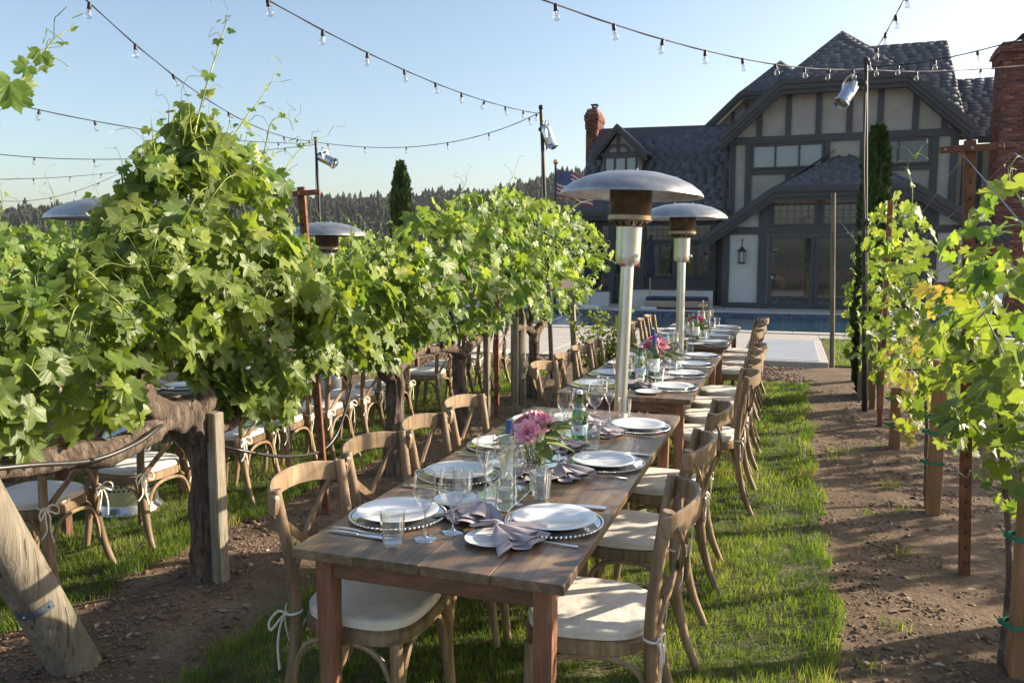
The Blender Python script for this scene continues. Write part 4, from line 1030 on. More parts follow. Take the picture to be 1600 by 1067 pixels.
def mk_dotted():
    r = empty('dotted_tumbler'); lathe_obj('glass_body', [(0, .004), (.026, .004), (.029, .0), (.031, .004), (.036, .098), (.0345, .098), (.029, .01), (0, .009)], 32, M['glass'], r)
    m = MB()
    for k in range(6):
        for j in range(12):
            a = 2 * PI * (j + .5 * (k % 2)) / 12; rr = .032 + .004 * k / 5; m.lathe([(0, -.0015), (.0015, 0), (0, .0015)], 5, Matrix.Translation((rr * math.cos(a), rr * math.sin(a), .018 + k * .014)))
    tag(m.build('dots', M['white'], r), kind='stuff'); return r
def cutlery_strip(m, pts, ws, th=.0022):
    m.sweep([Vector(p) for p in pts], [(-.5, -.5), (.5, -.5), (.5, .5), (-.5, .5)], up=(0, 0, 1), scale=[(w_, th) for w_ in ws])
def mk_fork():
    m = MB(); cutlery_strip(m, [(0, -.095, .004), (0, -.06, .005), (0, 0, .008), (0, .05, .005), (0, .062, .005), (0, .07, .006)], [.012, .010, .006, .006, .02, .024], .003)
    for k in range(4): cutlery_strip(m, [(-.0095 + .0063 * k, .068, .006), (-.0095 + .0063 * k, .095, .009), (-.0085 + .0057 * k, .108, .007)], [.004, .0032, .0018])
    return m.build('fork', M['silver'], None, 40, fix=True)
def mk_knife():
    m = MB(); cutlery_strip(m, [(0, -.11, .005), (0, -.06, .006), (0, -.01, .005)], [.014, .013, .010], .006); cutlery_strip(m, [(0, -.01, .005), (.002, .03, .005), (.002, .08, .005), (-.003, .115, .005)], [.012, .018, .019, .004], .002)
    return m.build('knife', M['silver'], None, 40, fix=True)
def mk_napkin(seed):
    def f():
        rs = random.Random(seed); r = empty('napkin'); 
        for layer in range(4):
            m = MB(); nu, nv = 16, 54; ph = rs.uniform(0, 6); k = rs.choice((1.6, 2.0, 2.4)); sp = rs.uniform(.85, 1.15); off = rs.uniform(-.015, .015); side = -1 if layer == 3 else 1; Lh = (.155 - .022 * layer) if side > 0 else .075
            for i in range(nu + 1):
                t = i / nu; w_ = (.014 + (.085 if side > 0 else .05) * t ** .8 * sp)
                for j in range(nv + 1):
                    q_ = j / nv * 2 - 1; x = w_ * q_ + off * t; y = side * (Lh * t * (1 - .16 * q_ * q_) * (1 + .08 * math.sin(5 * q_ + ph)))
                    fold = (.5 + .5 * math.sin(k * PI * q_ + ph + 1.2 * t)); z = .006 + .010 * layer * (1 - t * .4) + .022 * fold * (t ** .5) * (1 - .38 * t) * (1.1 if side > 0 else .8) + .010 * (1 - t)
                    x += .012 * math.sin(k * PI * q_ * 1.6 + ph + .8) * t; z += .003 * math.sin(7 * q_ + ph * 2 + 4 * t) * t
                    m.v.append((x, y, max(.003, z)))
            for i in range(nu):
                for j in range(nv): b = i * (nv + 1) + j; m.f.append((b, b + 1, b + nv + 2, b + nv + 1))
            m.build('fold', M['napkin'], r, 'all')
        m = MB(); m.tube([(.021 * math.cos(a), 0, .024 + .019 * math.sin(a)) for a in [2 * PI * j / 20 for j in range(20)]], .0045, 8, closed=True); m.build('ring', M['silver'], r, 60)
        return r
    return Proto(f)
P_CH, P_PL, P_BR, P_W, P_R, P_T, P_D, P_F, P_K = [Proto(f) for f in (mk_charger, mk_plate, mk_bread, mk_wine, mk_red, mk_tumbler, mk_dotted, mk_fork, mk_knife)]
P_N = [mk_napkin(s_) for s_ in (3, 11, 25)]
TZ = .7605
def setting(X, y, side, tname, i, z0=TZ, full=True, nap=None):
    """frame of the diner: +fy towards the table centre, +fx to the diner's right"""
    fy = Vector((1, 0, 0)) if side == 'left' else Vector((-1, 0, 0)); fx = Vector((0, -1, 0)) if side == 'left' else Vector((0, 1, 0))
    rz = R(-90) if side == 'left' else R(90)
    c = Vector((X, y, z0)); at = lambda a, b, z=0: c + fx * a + fy * b + Vector((0, 0, z))
    J = lambda s_=.012: random.uniform(-s_, s_)
    w_ = 'at %s setting, %s side of %s table' % (ORD[i], side, tname)
    P_CH.put(at(0, 0), random.uniform(0, 6), 'beaded glass charger ' + w_, 'charger', 'beaded glass chargers')
    P_PL.put(at(J(.004), J(.004), .0065), random.uniform(0, 6), 'white dinner plate ' + w_, 'plate', 'white dinner plates')
    P_BR.put(at(-.21 + J(), .13 + J()), 0, 'small white bread plate ' + w_, 'bread plate', 'small white bread plates')
    P_W.put(at(.17 + J(), .19 + J()), 0, 'slender wine glass ' + w_, 'wine glass', 'slender wine glasses')
    P_R.put(at(.075 + J(), .235 + J()), 0, 'wide stemmed wine glass ' + w_, 'wine glass', 'wide wine glasses')
    P_T.put(at(.245 + J(), .12 + J()), random.uniform(0, 6), 'ribbed water tumbler ' + w_, 'tumbler', 'ribbed water tumblers')
    if full:
        P_K.put(at(.185 + J(.006), -.03 + J()), rz + J(.1), 'inner silver knife ' + w_, 'knife', 'silver knives')
        P_K.put(at(.207 + J(.006), -.03 + J()), rz + J(.1), 'outer silver knife ' + w_, 'knife', 'outer silver knives')
        P_F.put(at(-.19 + J(.006), -.03 + J()), rz + J(.1), 'silver dinner fork ' + w_, 'fork', 'silver forks')
    n = nap if nap is not None else (J(.03) - .02, .215 + J(.02), random.uniform(-.5, .5))
    random.choice(P_N).put(at(n[0], n[1], .001), rz + n[2], 'ringed mauve napkin ' + w_, 'napkin', 'mauve linen napkins')
XLp, XRp = -1.225, -.705
for i, y in enumerate((2.37, 2.90, 3.42, 3.98)): setting(XLp, y, 'left', 'nearest long', i, nap=[(-.13, .26, -1.75), (-.12, .25, -1.2), (-.1, .25, -1), (-.12, .25, -1.3)][i])
for i, y in enumerate((2.47, 3.27, 4.03)): setting(XRp, y, 'right', 'nearest long', i, nap=[(-.17, .13, 2.6), (-.19, .14, 2.2), (-.17, .17, 2.4)][i])
for i, y in enumerate((5.28, 5.8, 6.35, 6.95)): setting(XLp, y, 'left', 'middle long', i)
for i, y in enumerate((5.33, 5.95, 6.5, 7.1)): setting(XRp, y, 'right', 'middle long', i)
for i, y in enumerate((8.35, 8.95, 9.55, 10.15)): setting(XLp, y, 'left', 'farthest long', i, full=False)
for i, y in enumerate((8.3, 8.9, 9.5, 10.12)): setting(XRp, y, 'right', 'farthest long', i, full=False)
for i, y in enumerate((2.35, 2.95, 3.35)): setting(BX + .27, y, 'right', 'nearest left-hand', i, TZ + BZ, False)
for i, y in enumerate((4.7, 5.25, 5.85, 6.4)): setting(BX + .27, y, 'right', 'middle left-hand', i, TZ + BZ, False)
for i, y in enumerate((7.8, 8.4, 9.0)): setting(BX + .27, y, 'right', 'farthest left-hand', i, TZ + BZ, False)
P_D.put((-.86, 2.80, TZ), 0, 'white-dotted clear tumbler behind the nearest right plate', 'tumbler')
# mirrored runners down the middle
def runner(y0, y1, label):
    r = empty('mirror_runner', (TX + .0, (y0 + y1) / 2, TZ), 0, label, 'table runner', 'mirrored glass table runners')
    n = max(1, round((y1 - y0) / .5)); L = (y1 - y0) / n
    for k in range(n): m = MB(); m.box((0, y0 - (y0 + y1) / 2 + (k + .5) * L, .004), (.17, L - .004, .007), .0015); m.build('mirror_panel', M['runner'], r)
runner(2.52, 4.1, 'pale mirrored glass runner down the middle of the nearest long table'); runner(5.3, 7.1, 'pale mirrored glass runner down the middle of the middle long table'); runner(8.3, 10.1, 'pale mirrored glass runner down the middle of the farthest long table')
# bottles
def bottle(x, y, kind, label, z=TZ + .008, sc=1):
    r = empty('bottle', (x, y, z), random.uniform(-.4, .4), label, 'bottle'); r.scale = (sc,) * 3
    if kind == 'green':
        lathe_obj('glass_body', [(0, .003), (.034, .003), (.037, .01), (.037, .11), (.033, .14), (.02, .175), (.0135, .2), (.0135, .232), (0, .232)], 28, M['green_glass'], r); lathe_obj('cap', [(0, .245), (.0145, .243), (.0145, .228)], 16, M['label_white'], r, 40)
        lathe_obj('label', [(.0375, .035), (.0376, .085)], 28, M['label_blue'], r); lathe_obj('neck_label', [(.0305, .146), (.0245, .164)], 24, M['label_blue'], r)
        st = MB(); b = 0
        c = Vector((0, -.0385, .062))
        for k in range(10): rr = .014 if k % 2 == 0 else .006; a = PI / 2 + k * PI / 5; st.v.append((rr * math.cos(a), -math.sqrt(.0384 ** 2 - (rr * math.cos(a)) ** 2), .062 + rr * math.sin(a)))
        st.f.append(tuple(range(10))); st.build('star_emblem', simple('emblem_red', (.6, .05, .05), .6, bump=0), r)
    elif kind == 'yellow':
        lathe_obj('glass_body', [(0, .003), (.036, .003), (.038, .01), (.038, .15), (.034, .18), (.016, .215), (.0138, .24), (.0138, .285), (0, .285)], 28, M['glass'], r); lathe_obj('wine', [(0, .006), (.0355, .006), (.036, .15), (.032, .172), (0, .172)], 24, M['glass'], r)
        m = MB(); n = 14
        for (za, zb, a0, a1, mt) in ((.03, .145, -2.5, -.6, 'label_yellow'),):
            for k in range(n + 1): a = a0 + (a1 - a0) * k / n; m.v += [(.0387 * math.cos(a), .0387 * math.sin(a), za), (.0387 * math.cos(a), .0387 * math.sin(a), zb)]
            m.f += [(2 * k, 2 * k + 2, 2 * k + 3, 2 * k + 1) for k in range(n)]
        m.build('label', M['label_yellow'], r, 60)
        m = MB(); n = 10
        for k in range(n + 1): a = -1.55 + .9 * k / n; m.v += [(.0392 * math.cos(a), .0392 * math.sin(a), .045), (.0392 * math.cos(a), .0392 * math.sin(a), .13)]
        m.f += [(2 * k, 2 * k + 2, 2 * k + 3, 2 * k + 1) for k in range(n)]; m.build('label_panel', M['label_white'], r, 60)
        lathe_obj('foil', [(.0150, .232), (.0150, .288), (0, .29)], 18, M['foil_blue'], r, 40)
    else:
        lathe_obj('glass_body', [(0, .003), (.036, .003), (.038, .01), (.038, .165), (.034, .19), (.016, .225), (.0138, .25), (.0138, .295), (0, .295)], 28, M['green_glass'], r)
        lathe_obj('label', [(.0387, .04), (.0388, .135)], 28, M['label_white'], r); lathe_obj('foil', [(.0150, .24), (.0150, .298), (0, .3)], 18, M['foil_blue'], r, 40)
bottle(-.99, 2.84, 'yellow', 'clear wine bottle with yellow and white label beside the nearest flowers', sc=.86); bottle(-.91, 3.62, 'green', 'green water bottle just behind the nearest pink flowers')
bottle(-.97, 5.62, 'green', 'green water bottle nearest on the middle table'); bottle(-.90, 5.78, 'white', 'wine bottle with white label right of the middle table green bottle'); bottle(-.99, 6.3, 'white', 'wine bottle with blue foil behind the magenta flowers'); bottle(-.96, 9.0, 'green', 'green water bottle on the farthest table'); bottle(-.9, 8.55, 'white', 'white-labelled wine bottle on the farthest table')
bottle(BX, 5.4, 'green', 'green water bottle on the middle left-hand table', TZ + BZ)
# flowers
def petal_mesh(nm, mat, n, Rr, seed, open_=1.0):
    rs = random.Random(seed); m = MB()
    for k in range(n):
        t = k / n; a = k * 2.399; tilt = (.12 + 1.25 * t ** .8) * open_; L = Rr * (.45 + .6 * t) * rs.uniform(.85, 1.1); w_ = L * rs.uniform(.75, 1.0)
        Mx = Matrix.Rotation(a, 4, 'Z') @ Matrix.Rotation(tilt, 4, 'Y'); b = len(m.v); nu, nv = 4, 4
        for i in range(nu + 1):
            for j in range(nv + 1):
                u = i / nu; v = j / nv * 2 - 1; ww = w_ * .5 * math.sin(PI * (.12 + .72 * u)) ** .7; x = -.012 * 0 + L * .30 * (u * u) * 0 - L * .22 * math.cos(v * 1.2) * math.sin(u * PI * .55) + L * .05 * math.sin(v * 5 + k) * u
                m.v.append(tuple(Mx @ Vector((x + L * .2, v * ww, u * L * (1 - .12 * v * v)))))
        for i in range(nu):
            for j in range(nv): q_ = b + i * (nv + 1) + j; m.f.append((q_, q_ + 1, q_ + nv + 2, q_ + nv + 1))
    return m.mesh(nm, M[mat], 'all')
FL = {c: petal_mesh('bloom', c, n, .05, i) for i, (c, n) in enumerate((('pink', 34), ('magenta', 34), ('peach', 30), ('cream', 26), ('rose', 26)))}
def leafblade():
    m = MB(); n = 6
    for i in range(n + 1): t = i / n; w_ = .02 * math.sin(PI * (.05 + .92 * t)); m.v += [(-w_, t * .09, -.03 * t * t + .006), (0, t * .09, -.03 * t * t), (w_, t * .09, -.03 * t * t + .006)]
    for i in range(n): m.f += [(3 * i, 3 * i + 1, 3 * i + 4, 3 * i + 3), (3 * i + 1, 3 * i + 2, 3 * i + 5, 3 * i + 4)]
    return m.mesh('foliage_leaf', M['shoot'], 'all')
LB = leafblade()
def centerpiece(x, y, cols, label, z=TZ + .008, sc=1.0, seed=0):
    rs = random.Random(seed); r = empty('flower_arrangement', (x, y, z), 0, label, 'flowers'); r.scale = (sc,) * 3
    lathe_obj('vase', [(0, .004), (.035, .004), (.042, .02), (.045, .075), (.04, .08)], 20, M['glass'], r)
    m = MB(); 
    for k in range(14): a = k * 2.4; m.tube([(.02 * math.cos(a), .02 * math.sin(a), .01), (.035 * math.cos(a + .5), .035 * math.sin(a + .5), .09)], .0025, 5)
    tag(m.build('stems', M['shoot'], r), kind='stuff')
    for k, c in enumerate(cols):
        a = k * 2.399 + rs.random(); e = .25 + .95 * (k / len(cols)) ** .6; d = Vector((math.sin(e) * math.cos(a), math.sin(e) * math.sin(a), math.cos(e)))
        o = ob('bloom', FL[c], r, d * .075 + Vector((0, 0, .095))); o.rotation_euler = d.to_track_quat('Z', 'Y').to_euler(); s_ = rs.uniform(.75, 1.15) * (1.0 if c in ('pink', 'magenta', 'peach') else .62); o.scale = (s_,) * 3
    for k in range(34):
        a = rs.uniform(0, 6.28); e = rs.uniform(.7, 1.9); d = Vector((math.sin(e) * math.cos(a), math.sin(e) * math.sin(a), math.cos(e)))
        o = ob('foliage_leaf', LB, r, d * rs.uniform(.03, .07) + Vector((0, 0, .09))); o.rotation_euler = Euler((rs.uniform(-.3, .9), rs.uniform(-.5, .5), math.atan2(-d.x, d.y))); o.scale = (rs.uniform(.8, 1.3),) * 3
centerpiece(-.965, 3.08, ['pink', 'pink', 'pink', 'peach', 'pink', 'cream', 'cream', 'pink', 'cream', 'pink', 'cream', 'peach'], 'low bouquet of pink peonies and pale green blooms on the nearest table', seed=1, sc=1.2)
centerpiece(-.93, 6.0, ['magenta', 'magenta', 'pink', 'peach', 'pink', 'cream', 'peach', 'rose', 'magenta', 'cream', 'pink', 'peach'], 'low bouquet of magenta and peach flowers on the middle table', seed=2, sc=1.35)
centerpiece(-.93, 8.75, ['magenta', 'peach', 'magenta', 'pink', 'peach', 'cream', 'rose', 'peach', 'cream', 'cream'], 'low bouquet of magenta and peach flowers on the farthest table', seed=3, sc=1.2)
centerpiece(BX, 5.0, ['pink', 'magenta', 'cream', 'peach', 'pink', 'cream', 'rose'], 'low bouquet on the middle left-hand table behind the vines', TZ + BZ, seed=4)
def votive(x, y, label):
    r = empty('votive', (x, y, TZ + .008), 0, label, 'candle', 'glass votive candles'); lathe_obj('cup', [(0, .002), (.024, .002), (.028, .01), (.033, .065), (.031, .065), (.026, .012), (0, .01)], 20, M['glass'], r); lathe_obj('wax', [(0, .036), (.028, .036), (.0245, .012), (0, .012)], 18, M['wax'], r)
for i, (y, dx) in enumerate(((2.66, .03), (3.3, -.06), (3.85, .02))): votive(TX + dx, y, 'small glass votive candle, %s along the runner of the nearest table' % ORD[i])
for i, (y, dx) in enumerate(((5.42, .03), (6.6, -.03))): votive(TX + dx, y, 'small glass votive candle, %s along the runner of the middle table' % ORD[i])
def stand():
    r = empty('table_number_stand', (-.93, 9.55, TZ + .008), 0, 'slim gold stand with a cross-shaped finial on the farthest table', 'stand')
    m = MB(); m.tube([(0, 0, .004), (0, 0, .33)], .005, 6); m.build('rod', M['gold'], r); lathe_obj('foot', [(0, .012), (.02, .01), (.045, .004), (.045, 0)], 20, M['gold'], r)
    m = MB(); m.box((0, 0, .30), (.075, .008, .014)); m.lathe([(0, -.014), (.012, 0), (0, .014)], 8, Matrix.Translation((.04, 0, .3))); m.lathe([(0, -.014), (.012, 0), (0, .014)], 8, Matrix.Translation((-.04, 0, .3))); m.lathe([(0, -.014), (.012, 0), (0, .016)], 8, Matrix.Translation((0, 0, .345))); m.build('finial', M['gold'], r)
stand()

# ================================================================= PATIO HEATERS
def mk_heater():
    r = empty('patio_heater')
    m = MB(); m.lathe([(0, 0), (.225, 0), (.235, .02), (.225, .05), (.2, .07), (.195, .09)], 40); m.build('base_plate', M['steel'], r, 50)
    lathe_obj('tank_housing', [(.195, .09), (.195, .50), (.18, .54), (.06, .66), (.05, .68)], 40, M['steel'], r, 50)
    m = MB()
    for k in range(40):
        for j in range(7): a = 2 * PI * (k + .5 * (j % 2)) / 40; m.box((.196 * math.cos(a), .196 * math.sin(a), .2 + j * .03), (.012, .012, .012), rot=Matrix.Rotation(a, 4, 'Z'))
    tag(m.build('vent_holes', M['black'], r), kind='stuff')
    m = MB(); m.tube([(0, 0, .6), (0, 0, 1.70)], .040, 24); m.build('pole', M['steel'], r, 50)
    lathe_obj('control_sleeve', [(.041, 1.64), (.070, 1.655), (.074, 1.67), (.076, 1.70), (.078, 1.87), (.08, 1.885)], 28, M['steel'], r, 40)
    m = MB(); m.lathe([(0, 0), (.014, 0), (.014, .02), (0, .02)], 10, Matrix.Translation((.02, -.076, 1.70)) @ Matrix.Rotation(R(90), 4, 'X')); m.build('knob', M['steel'], r, 40)
    for s_ in (-1, 1): m = MB(); m.box((s_ * .05, -.05, 1.642), (.02, .02, .014), .003); m.build('red_tab', M['red'], r)
    lathe_obj('burner_bowl', [(.078, 1.872), (.084, 1.876), (.126, 1.908), (.133, 1.914), (.134, 1.94), (.125, 1.944)], 32, M['brass'], r, 40)
    m = MB()
    for k in range(14): a = 2 * PI * k / 14; m.sweep([(.092 * math.cos(a), .092 * math.sin(a), 1.880), (.120 * math.cos(a), .120 * math.sin(a), 1.902)], [(-.006, -.004), (.006, -.004), (.006, .004), (-.006, .004)], up=(math.cos(a), math.sin(a), -.6))
    tag(m.build('vent_slots', M['black'], r, fix=True), kind='stuff')
    lathe_obj('burner_screen', [(.124, 1.94), (.126, 1.945), (.128, 2.10), (.126, 2.135)], 40, M['screen'], r, 40)
    m = MB(); m.lathe([(.126, 2.125), (.131, 2.13), (.131, 2.142), (.10, 2.145)], 32); m.build('screen_collar', M['steel'], r, 40)
    dome = [(0, 2.208), (.08, 2.205), (.18, 2.192), (.28, 2.165), (.36, 2.128), (.412, 2.09), (.428, 2.066), (.43, 2.058), (.424, 2.058), (.405, 2.08), (.35, 2.12), (.27, 2.156), (.17, 2.183), (.08, 2.196), (0, 2.198)]
    lathe_obj('reflector_dome', dome, 72, M['domesteel'], r, 60)
    m = MB()
    for k in range(3):
        a = 2 * PI * k / 3 + .5; m.tube([(.10 * math.cos(a), .10 * math.sin(a), 2.14), (.10 * math.cos(a), .10 * math.sin(a), 2.215)], .004, 6)
    m.build('mounting_bolts', M['steel'], r)
    return r
M['red'] = simple('red_tab_plastic', (.6, .03, .03), .5, bump=0)
M['brass'] = simple('heat_tinted_steel', (.34, .27, .21), .38, metal=1, var=.2)
t = NT('dome_aluminium'); nz = t.noise(t.coord((3, 3, 8)), 2.5, 6, .65); t.col(t.ramp(nz, [(.3, (.36, .34, .31)), (.7, (.60, .57, .53))])); t.bump(nz, .12, .01)
M['domesteel'] = t.set(rough=t.math('ADD', t.math('MULTIPLY', nz, .25), .25), metal=.9)
HT = Proto(mk_heater)
HT.put((-.95, 4.66, 0), R(30), 'tall silver patio heater standing between the nearest two long tables', 'patio heater', 'mushroom patio heaters', tilt=(0, R(2.2)), sc=.966)
HT.put((-.96, 7.72, 0), R(80), 'tall silver patio heater standing between the far two long tables', 'patio heater', 'mushroom patio heaters', sc=.965)
HT.put((-4.15, 4.12, gz(-4.1) - .02), R(10), 'patio heater with its dome rising left behind the gnarled vine', 'patio heater', 'mushroom patio heaters', sc=.945)
HT.put((-4.5, 7.22, gz(-4.5) - .02), R(60), 'patio heater with its dome rising between the second vine and cypress', 'patio heater', 'mushroom patio heaters', sc=.94)
def mk_dummy(): pass

# ================================================================= STRING LIGHTS AND POLES
def mk_pole_top(): pass
def light_pole(p, base_z, label, foot=None):
    f_ = on_z(foot[0], 900); d_ = p.y * math.cos(_a) - p.x * math.sin(_a); f_ = at_d(foot[0], 420, d_); f_ = Vector((f_.x, f_.y, base_z)); ax = p + Vector((0, 0, .06)) - f_
    r = empty('light_pole', f_, 0, label, 'pole', 'black poles holding the string lights'); h = ax.length; r.rotation_euler = ax.to_track_quat('Z', 'Y').to_euler()
    m = MB(); m.tube([(0, 0, 0), (0, 0, h * .55)], .030, 12); m.build('lower_tube', M['blackmetal'], r, 50); m = MB(); m.tube([(0, 0, h * .55), (0, 0, h)], .023, 12); m.build('upper_tube', M['blackmetal'], r, 50)
    m = MB(); m.lathe([(.031, -.04), (.038, -.03), (.038, .03), (.031, .04)], 12, Matrix.Translation((0, 0, h * .55))); m.box((.045, 0, h * .55), (.04, .03, .03)); m.build('collar', M['black'], r, 40)
    m = MB(); m.tube(curve([(.03, -.01, h - .35), (.04, -.03, h * .7), (.034, -.012, h * .5), (.04, -.01, h * .2), (.05, 0, .02)], 5), .006, 5); m.build('power_cable', M['black'], r)
    m = MB(); m.box((0, 0, h - .03), (.06, .06, .05), .01); m.build('cap', M['black'], r); return r
P1, P2, P3, P4 = at_d(493, 220, 13.8), at_d(845, 172, 10.6), at_d(1352, 100, 8.3), at_d(190, 266, 18)
light_pole(P1, gz(P1.x, P1.y) - .02, 'black light pole rising behind the second vine, left of centre', (507, 0)); light_pole(P2, -.02, 'black light pole standing just left of the flag', (864, 0)); light_pole(P3, -.02, 'black light pole rising before the slim cypress on the right', (1362, 0)); light_pole(P4, gz(P4.x, P4.y) - .02, 'distant black light pole at the left edge of the tall vine shoots', (206, 0))
def par(p, aim, label, sc=1.0):
    r = empty('spotlight', p, 0, label, 'spotlight', 'silver can spotlights on the light poles'); r.scale = (sc,) * 3
    d = Vector(aim).normalized(); q_ = d.to_track_quat('Z', 'Y').to_matrix().to_4x4(); o = Vector((0, 0, 0))
    m = MB(); m.lathe([(0, -.19), (.035, -.185), (.062, -.16), (.075, -.12), (.078, .0), (.080, .01), (.078, .02), (.078, .12), (.088, .125), (.09, .15), (.084, .15), (.075, .125), (.07, 0)], 28, q_); m.build('can', M['alu'], r, 45)
    m = MB(); m.lathe([(0, .11), (.074, .11)], 24, q_); m.build('lens', M['lens'], r)
    for s_ in (-1, 1):
        m = MB(); m.box((s_ * .082, 0, .135), (.012, .06, .05)); m2 = MB(); m2.add(m.v, m.f, q_); m2.build('filter_clip', M['blueplastic'], r)
    side = d.cross(Vector((0, 0, 1))).normalized()
    m = MB(); m.sweep(curve([side * .085, side * .09 + Vector((0, 0, .10)) - d * .05, Vector((0, 0, .16)) - d * .08, -side * .09 + Vector((0, 0, .10)) - d * .05, -side * .085], 5), [(-.012, -.003), (.012, -.003), (.012, .003), (-.012, .003)], up=tuple(d)); m.build('yoke', M['alu'], r, 40, fix=True)
M['alu'] = simple('polished_aluminium', (.66, .65, .63), .3, metal=1, var=.1, bump=0); M['lens'] = simple('lamp_lens', (.16, .15, .12), .1, bump=0); M['blueplastic'] = simple('blue_clip', (.03, .2, .5), .4, bump=0)
RT = Vector((math.cos(_a), math.sin(_a), 0)); FW = Vector((-math.sin(_a), math.cos(_a), 0))
def par_at(px, py, d, pole, aim, label, sc=1):
    p = at_d(px, py, d); par(p, aim, label, sc)
    q0 = at_d(*{0: (1354, 0), 1: (496, 0), 2: (847, 0)}[0 if pole is P3 else 1 if pole is P1 else 2], d); q0.z = p.z + .1; r = empty('spotlight_clamp', q0, 0, 'black clamp arm joining pole and ' + label, 'clamp'); m = MB(); m.tube([(0, 0, 0), tuple(p + Vector((0, 0, .14)) - q0)], .012, 6); m.box((0, 0, 0), (.07, .07, .05), .01); m.build('arm', M['black'], r); m = MB(); m.tube(curve([(0, 0, -.05), tuple((p - q0) * .5 + Vector((0, 0, -.02))), tuple(p - q0 + Vector((0, 0, .03)))], 5), .006, 5); m.build('cable', M['black'], r)
par_at(1324, 147, 8.2, P3, -RT * .55 + Vector((0, 0, -.75)) - FW * .25, 'silver can spotlight on the right pole before the house', .85)
par_at(511, 250, 13.8, P1, RT * .9 + Vector((0, 0, -.45)) - FW * .3, 'silver can spotlight on the left pole above the vines', 1.05)
par_at(857, 215, 10.6, P2, RT * .35 + Vector((0, 0, -.9)) - FW * .1, 'silver can spotlight on the centre pole above the flag', .95)
def mk_bulb():
    r = bpy.data.objects.new('bulb_holder', None)
    m = MB(); m.lathe([(0, .008), (.008, .006), (.012, 0), (.0165, -.006), (.0165, -.04), (.0185, -.042), (.0185, -.05), (.012, -.05)], 14); me1 = m.mesh('bulb_holder', M['black'], 40)
    m = MB(); m.lathe([(.012, -.048), (.013, -.058), (.022, -.078), (.0275, -.098), (.026, -.113), (.016, -.125), (0, -.129)], 18); me2 = m.mesh('bulb', M['bulb'], 'all')
    m = MB(); m.tube([(-.006, 0, -.055), (-.008, 0, -.085)], .0009, 4); m.tube([(.006, 0, -.055), (.008, 0, -.085)], .0009, 4); m.tube([(-.008, 0, -.085), (0, 0, -.095), (.008, 0, -.085)], .0007, 4); m.lathe([(0, -.07), (.005, -.066), (.005, -.052), (0, -.05)], 8); me3 = m.mesh('filament', M['wire'])
    return me1, me2, me3
BM = mk_bulb()
def string(ctrl, k_from, k_to, bulbs, label, rad=.0038):
    (ka, a), (kb, b), (kc, c) = [(k, at_d(*q_)) for k, q_ in ctrl]
    def at(k): return a * ((k - kb) * (k - kc) / ((ka - kb) * (ka - kc))) + b * ((k - ka) * (k - kc) / ((kb - ka) * (kb - kc))) + c * ((k - ka) * (k - kb) / ((kc - ka) * (kc - kb)))
    o = at(bulbs[0]); r = empty('string_lights', o, 0, label, 'string lights', 'festoon string lights overhead')
    n = 60; pts = [at(k_from + (k_to - k_from) * i / n) - o for i in range(n + 1)]
    m = MB(); m.tube(pts, rad, 6); m.tube([p + Vector((.003 * math.sin(i * 1.1), .003 * math.cos(i * 1.1), -.004)) for i, p in enumerate(pts)], rad * .7, 5); m.build('cable', M['black'], r, 50)
    for k in bulbs:
        h = ob('bulb_holder', BM[0], r, at(k) - o); h.scale = (.78,) * 3; h.rotation_euler = (random.gauss(0, .16), random.gauss(0, .16), random.uniform(0, 3)); ob('bulb', BM[1], h); ob('filament', BM[2], h)
string([(0, (140, 5, 5.3)), (4, (357, 176, 8.4)), (9.6, (493, 220, 13.8))], -2, 9.6, [-1, 0, 1, 2, 3, 4, 5, 6, 7, 8, 9], 'string lights from upper left down to the left pole')
string([(0, (418, 0, 5.0)), (4, (680, 130, 7.5)), (9.05, (845, 178, 10.6))], -2, 9.05, [-1, 0, 1, 2, 3, 4, 5, 6, 7, 8, 8.8], 'string lights sweeping from the top centre left down to the centre pole')
string([(0, (827, 184, 10.75)), (3, (635, 230, 12.4)), (5.2, (493, 222, 13.8))], -.3, 5.2, [0, 1, 2, 3, 4, 4.9], 'string lights sagging between the left pole and the centre pole')
string([(0, (868, 7, 4.9)), (4, (1160, 92, 6.5)), (8.6, (1352, 108, 8.3))], -2.2, 8.6, [-1, 0, 1, 2, 3, 4, 5, 6, 7, 8], 'string lights from the top centre down to the right pole')
string([(0, (1416, -8, 5.6)), (2, (1384, 52, 6.8)), (4.4, (1353, 104, 8.3))], -2, 4.4, [-1, 0, 1, 2, 3, 4], 'short steep string lights above the right pole')
string([(0, (1352, 105, 8.4)), (2, (1461, 94, 7.9)), (4, (1606, 58, 7.1))], 0, 6, [.3, 1, 2, 3, 4, 5], 'string lights running right from the right pole toward the chimney top')
string([(0, (1352, 108, 8.4)), (1, (1432, 112, 8.9)), (2, (1533, 108, 9.4))], 0, 4, [1, 2, 3], 'lower string lights running right from the right pole across the chimney')
string([(0, (62, 172, 7.2)), (2, (222, 202, 8.8)), (7.5, (493, 224, 13.8))], -2, 7.5, [-1, 0, 1, 2, 3, 4, 5, 6, 7], 'topmost string lights at the far left behind the tall shoots')
string([(0, (54, 246, 10.5)), (1, (147, 249, 11)), (4.5, (493, 226, 13.8))], -1.5, 4.5, [-1, 0, 1, 2, 3, 4], 'nearly level string lights behind the tall vine at left')
string([(0, (52, 279, 13)), (1, (110, 276, 14.5)), (2.8, (190, 268, 18))], -1.5, 2.8, [-1, 0, 1, 2], 'upper string lights ending at the distant left pole')
string([(0, (190, 269, 18)), (2, (118, 299, 16.2)), (5, (0, 314, 14))], 0, 6, [1, 2, 3, 4, 5], 'lower sagging string lights ending at the distant left pole')

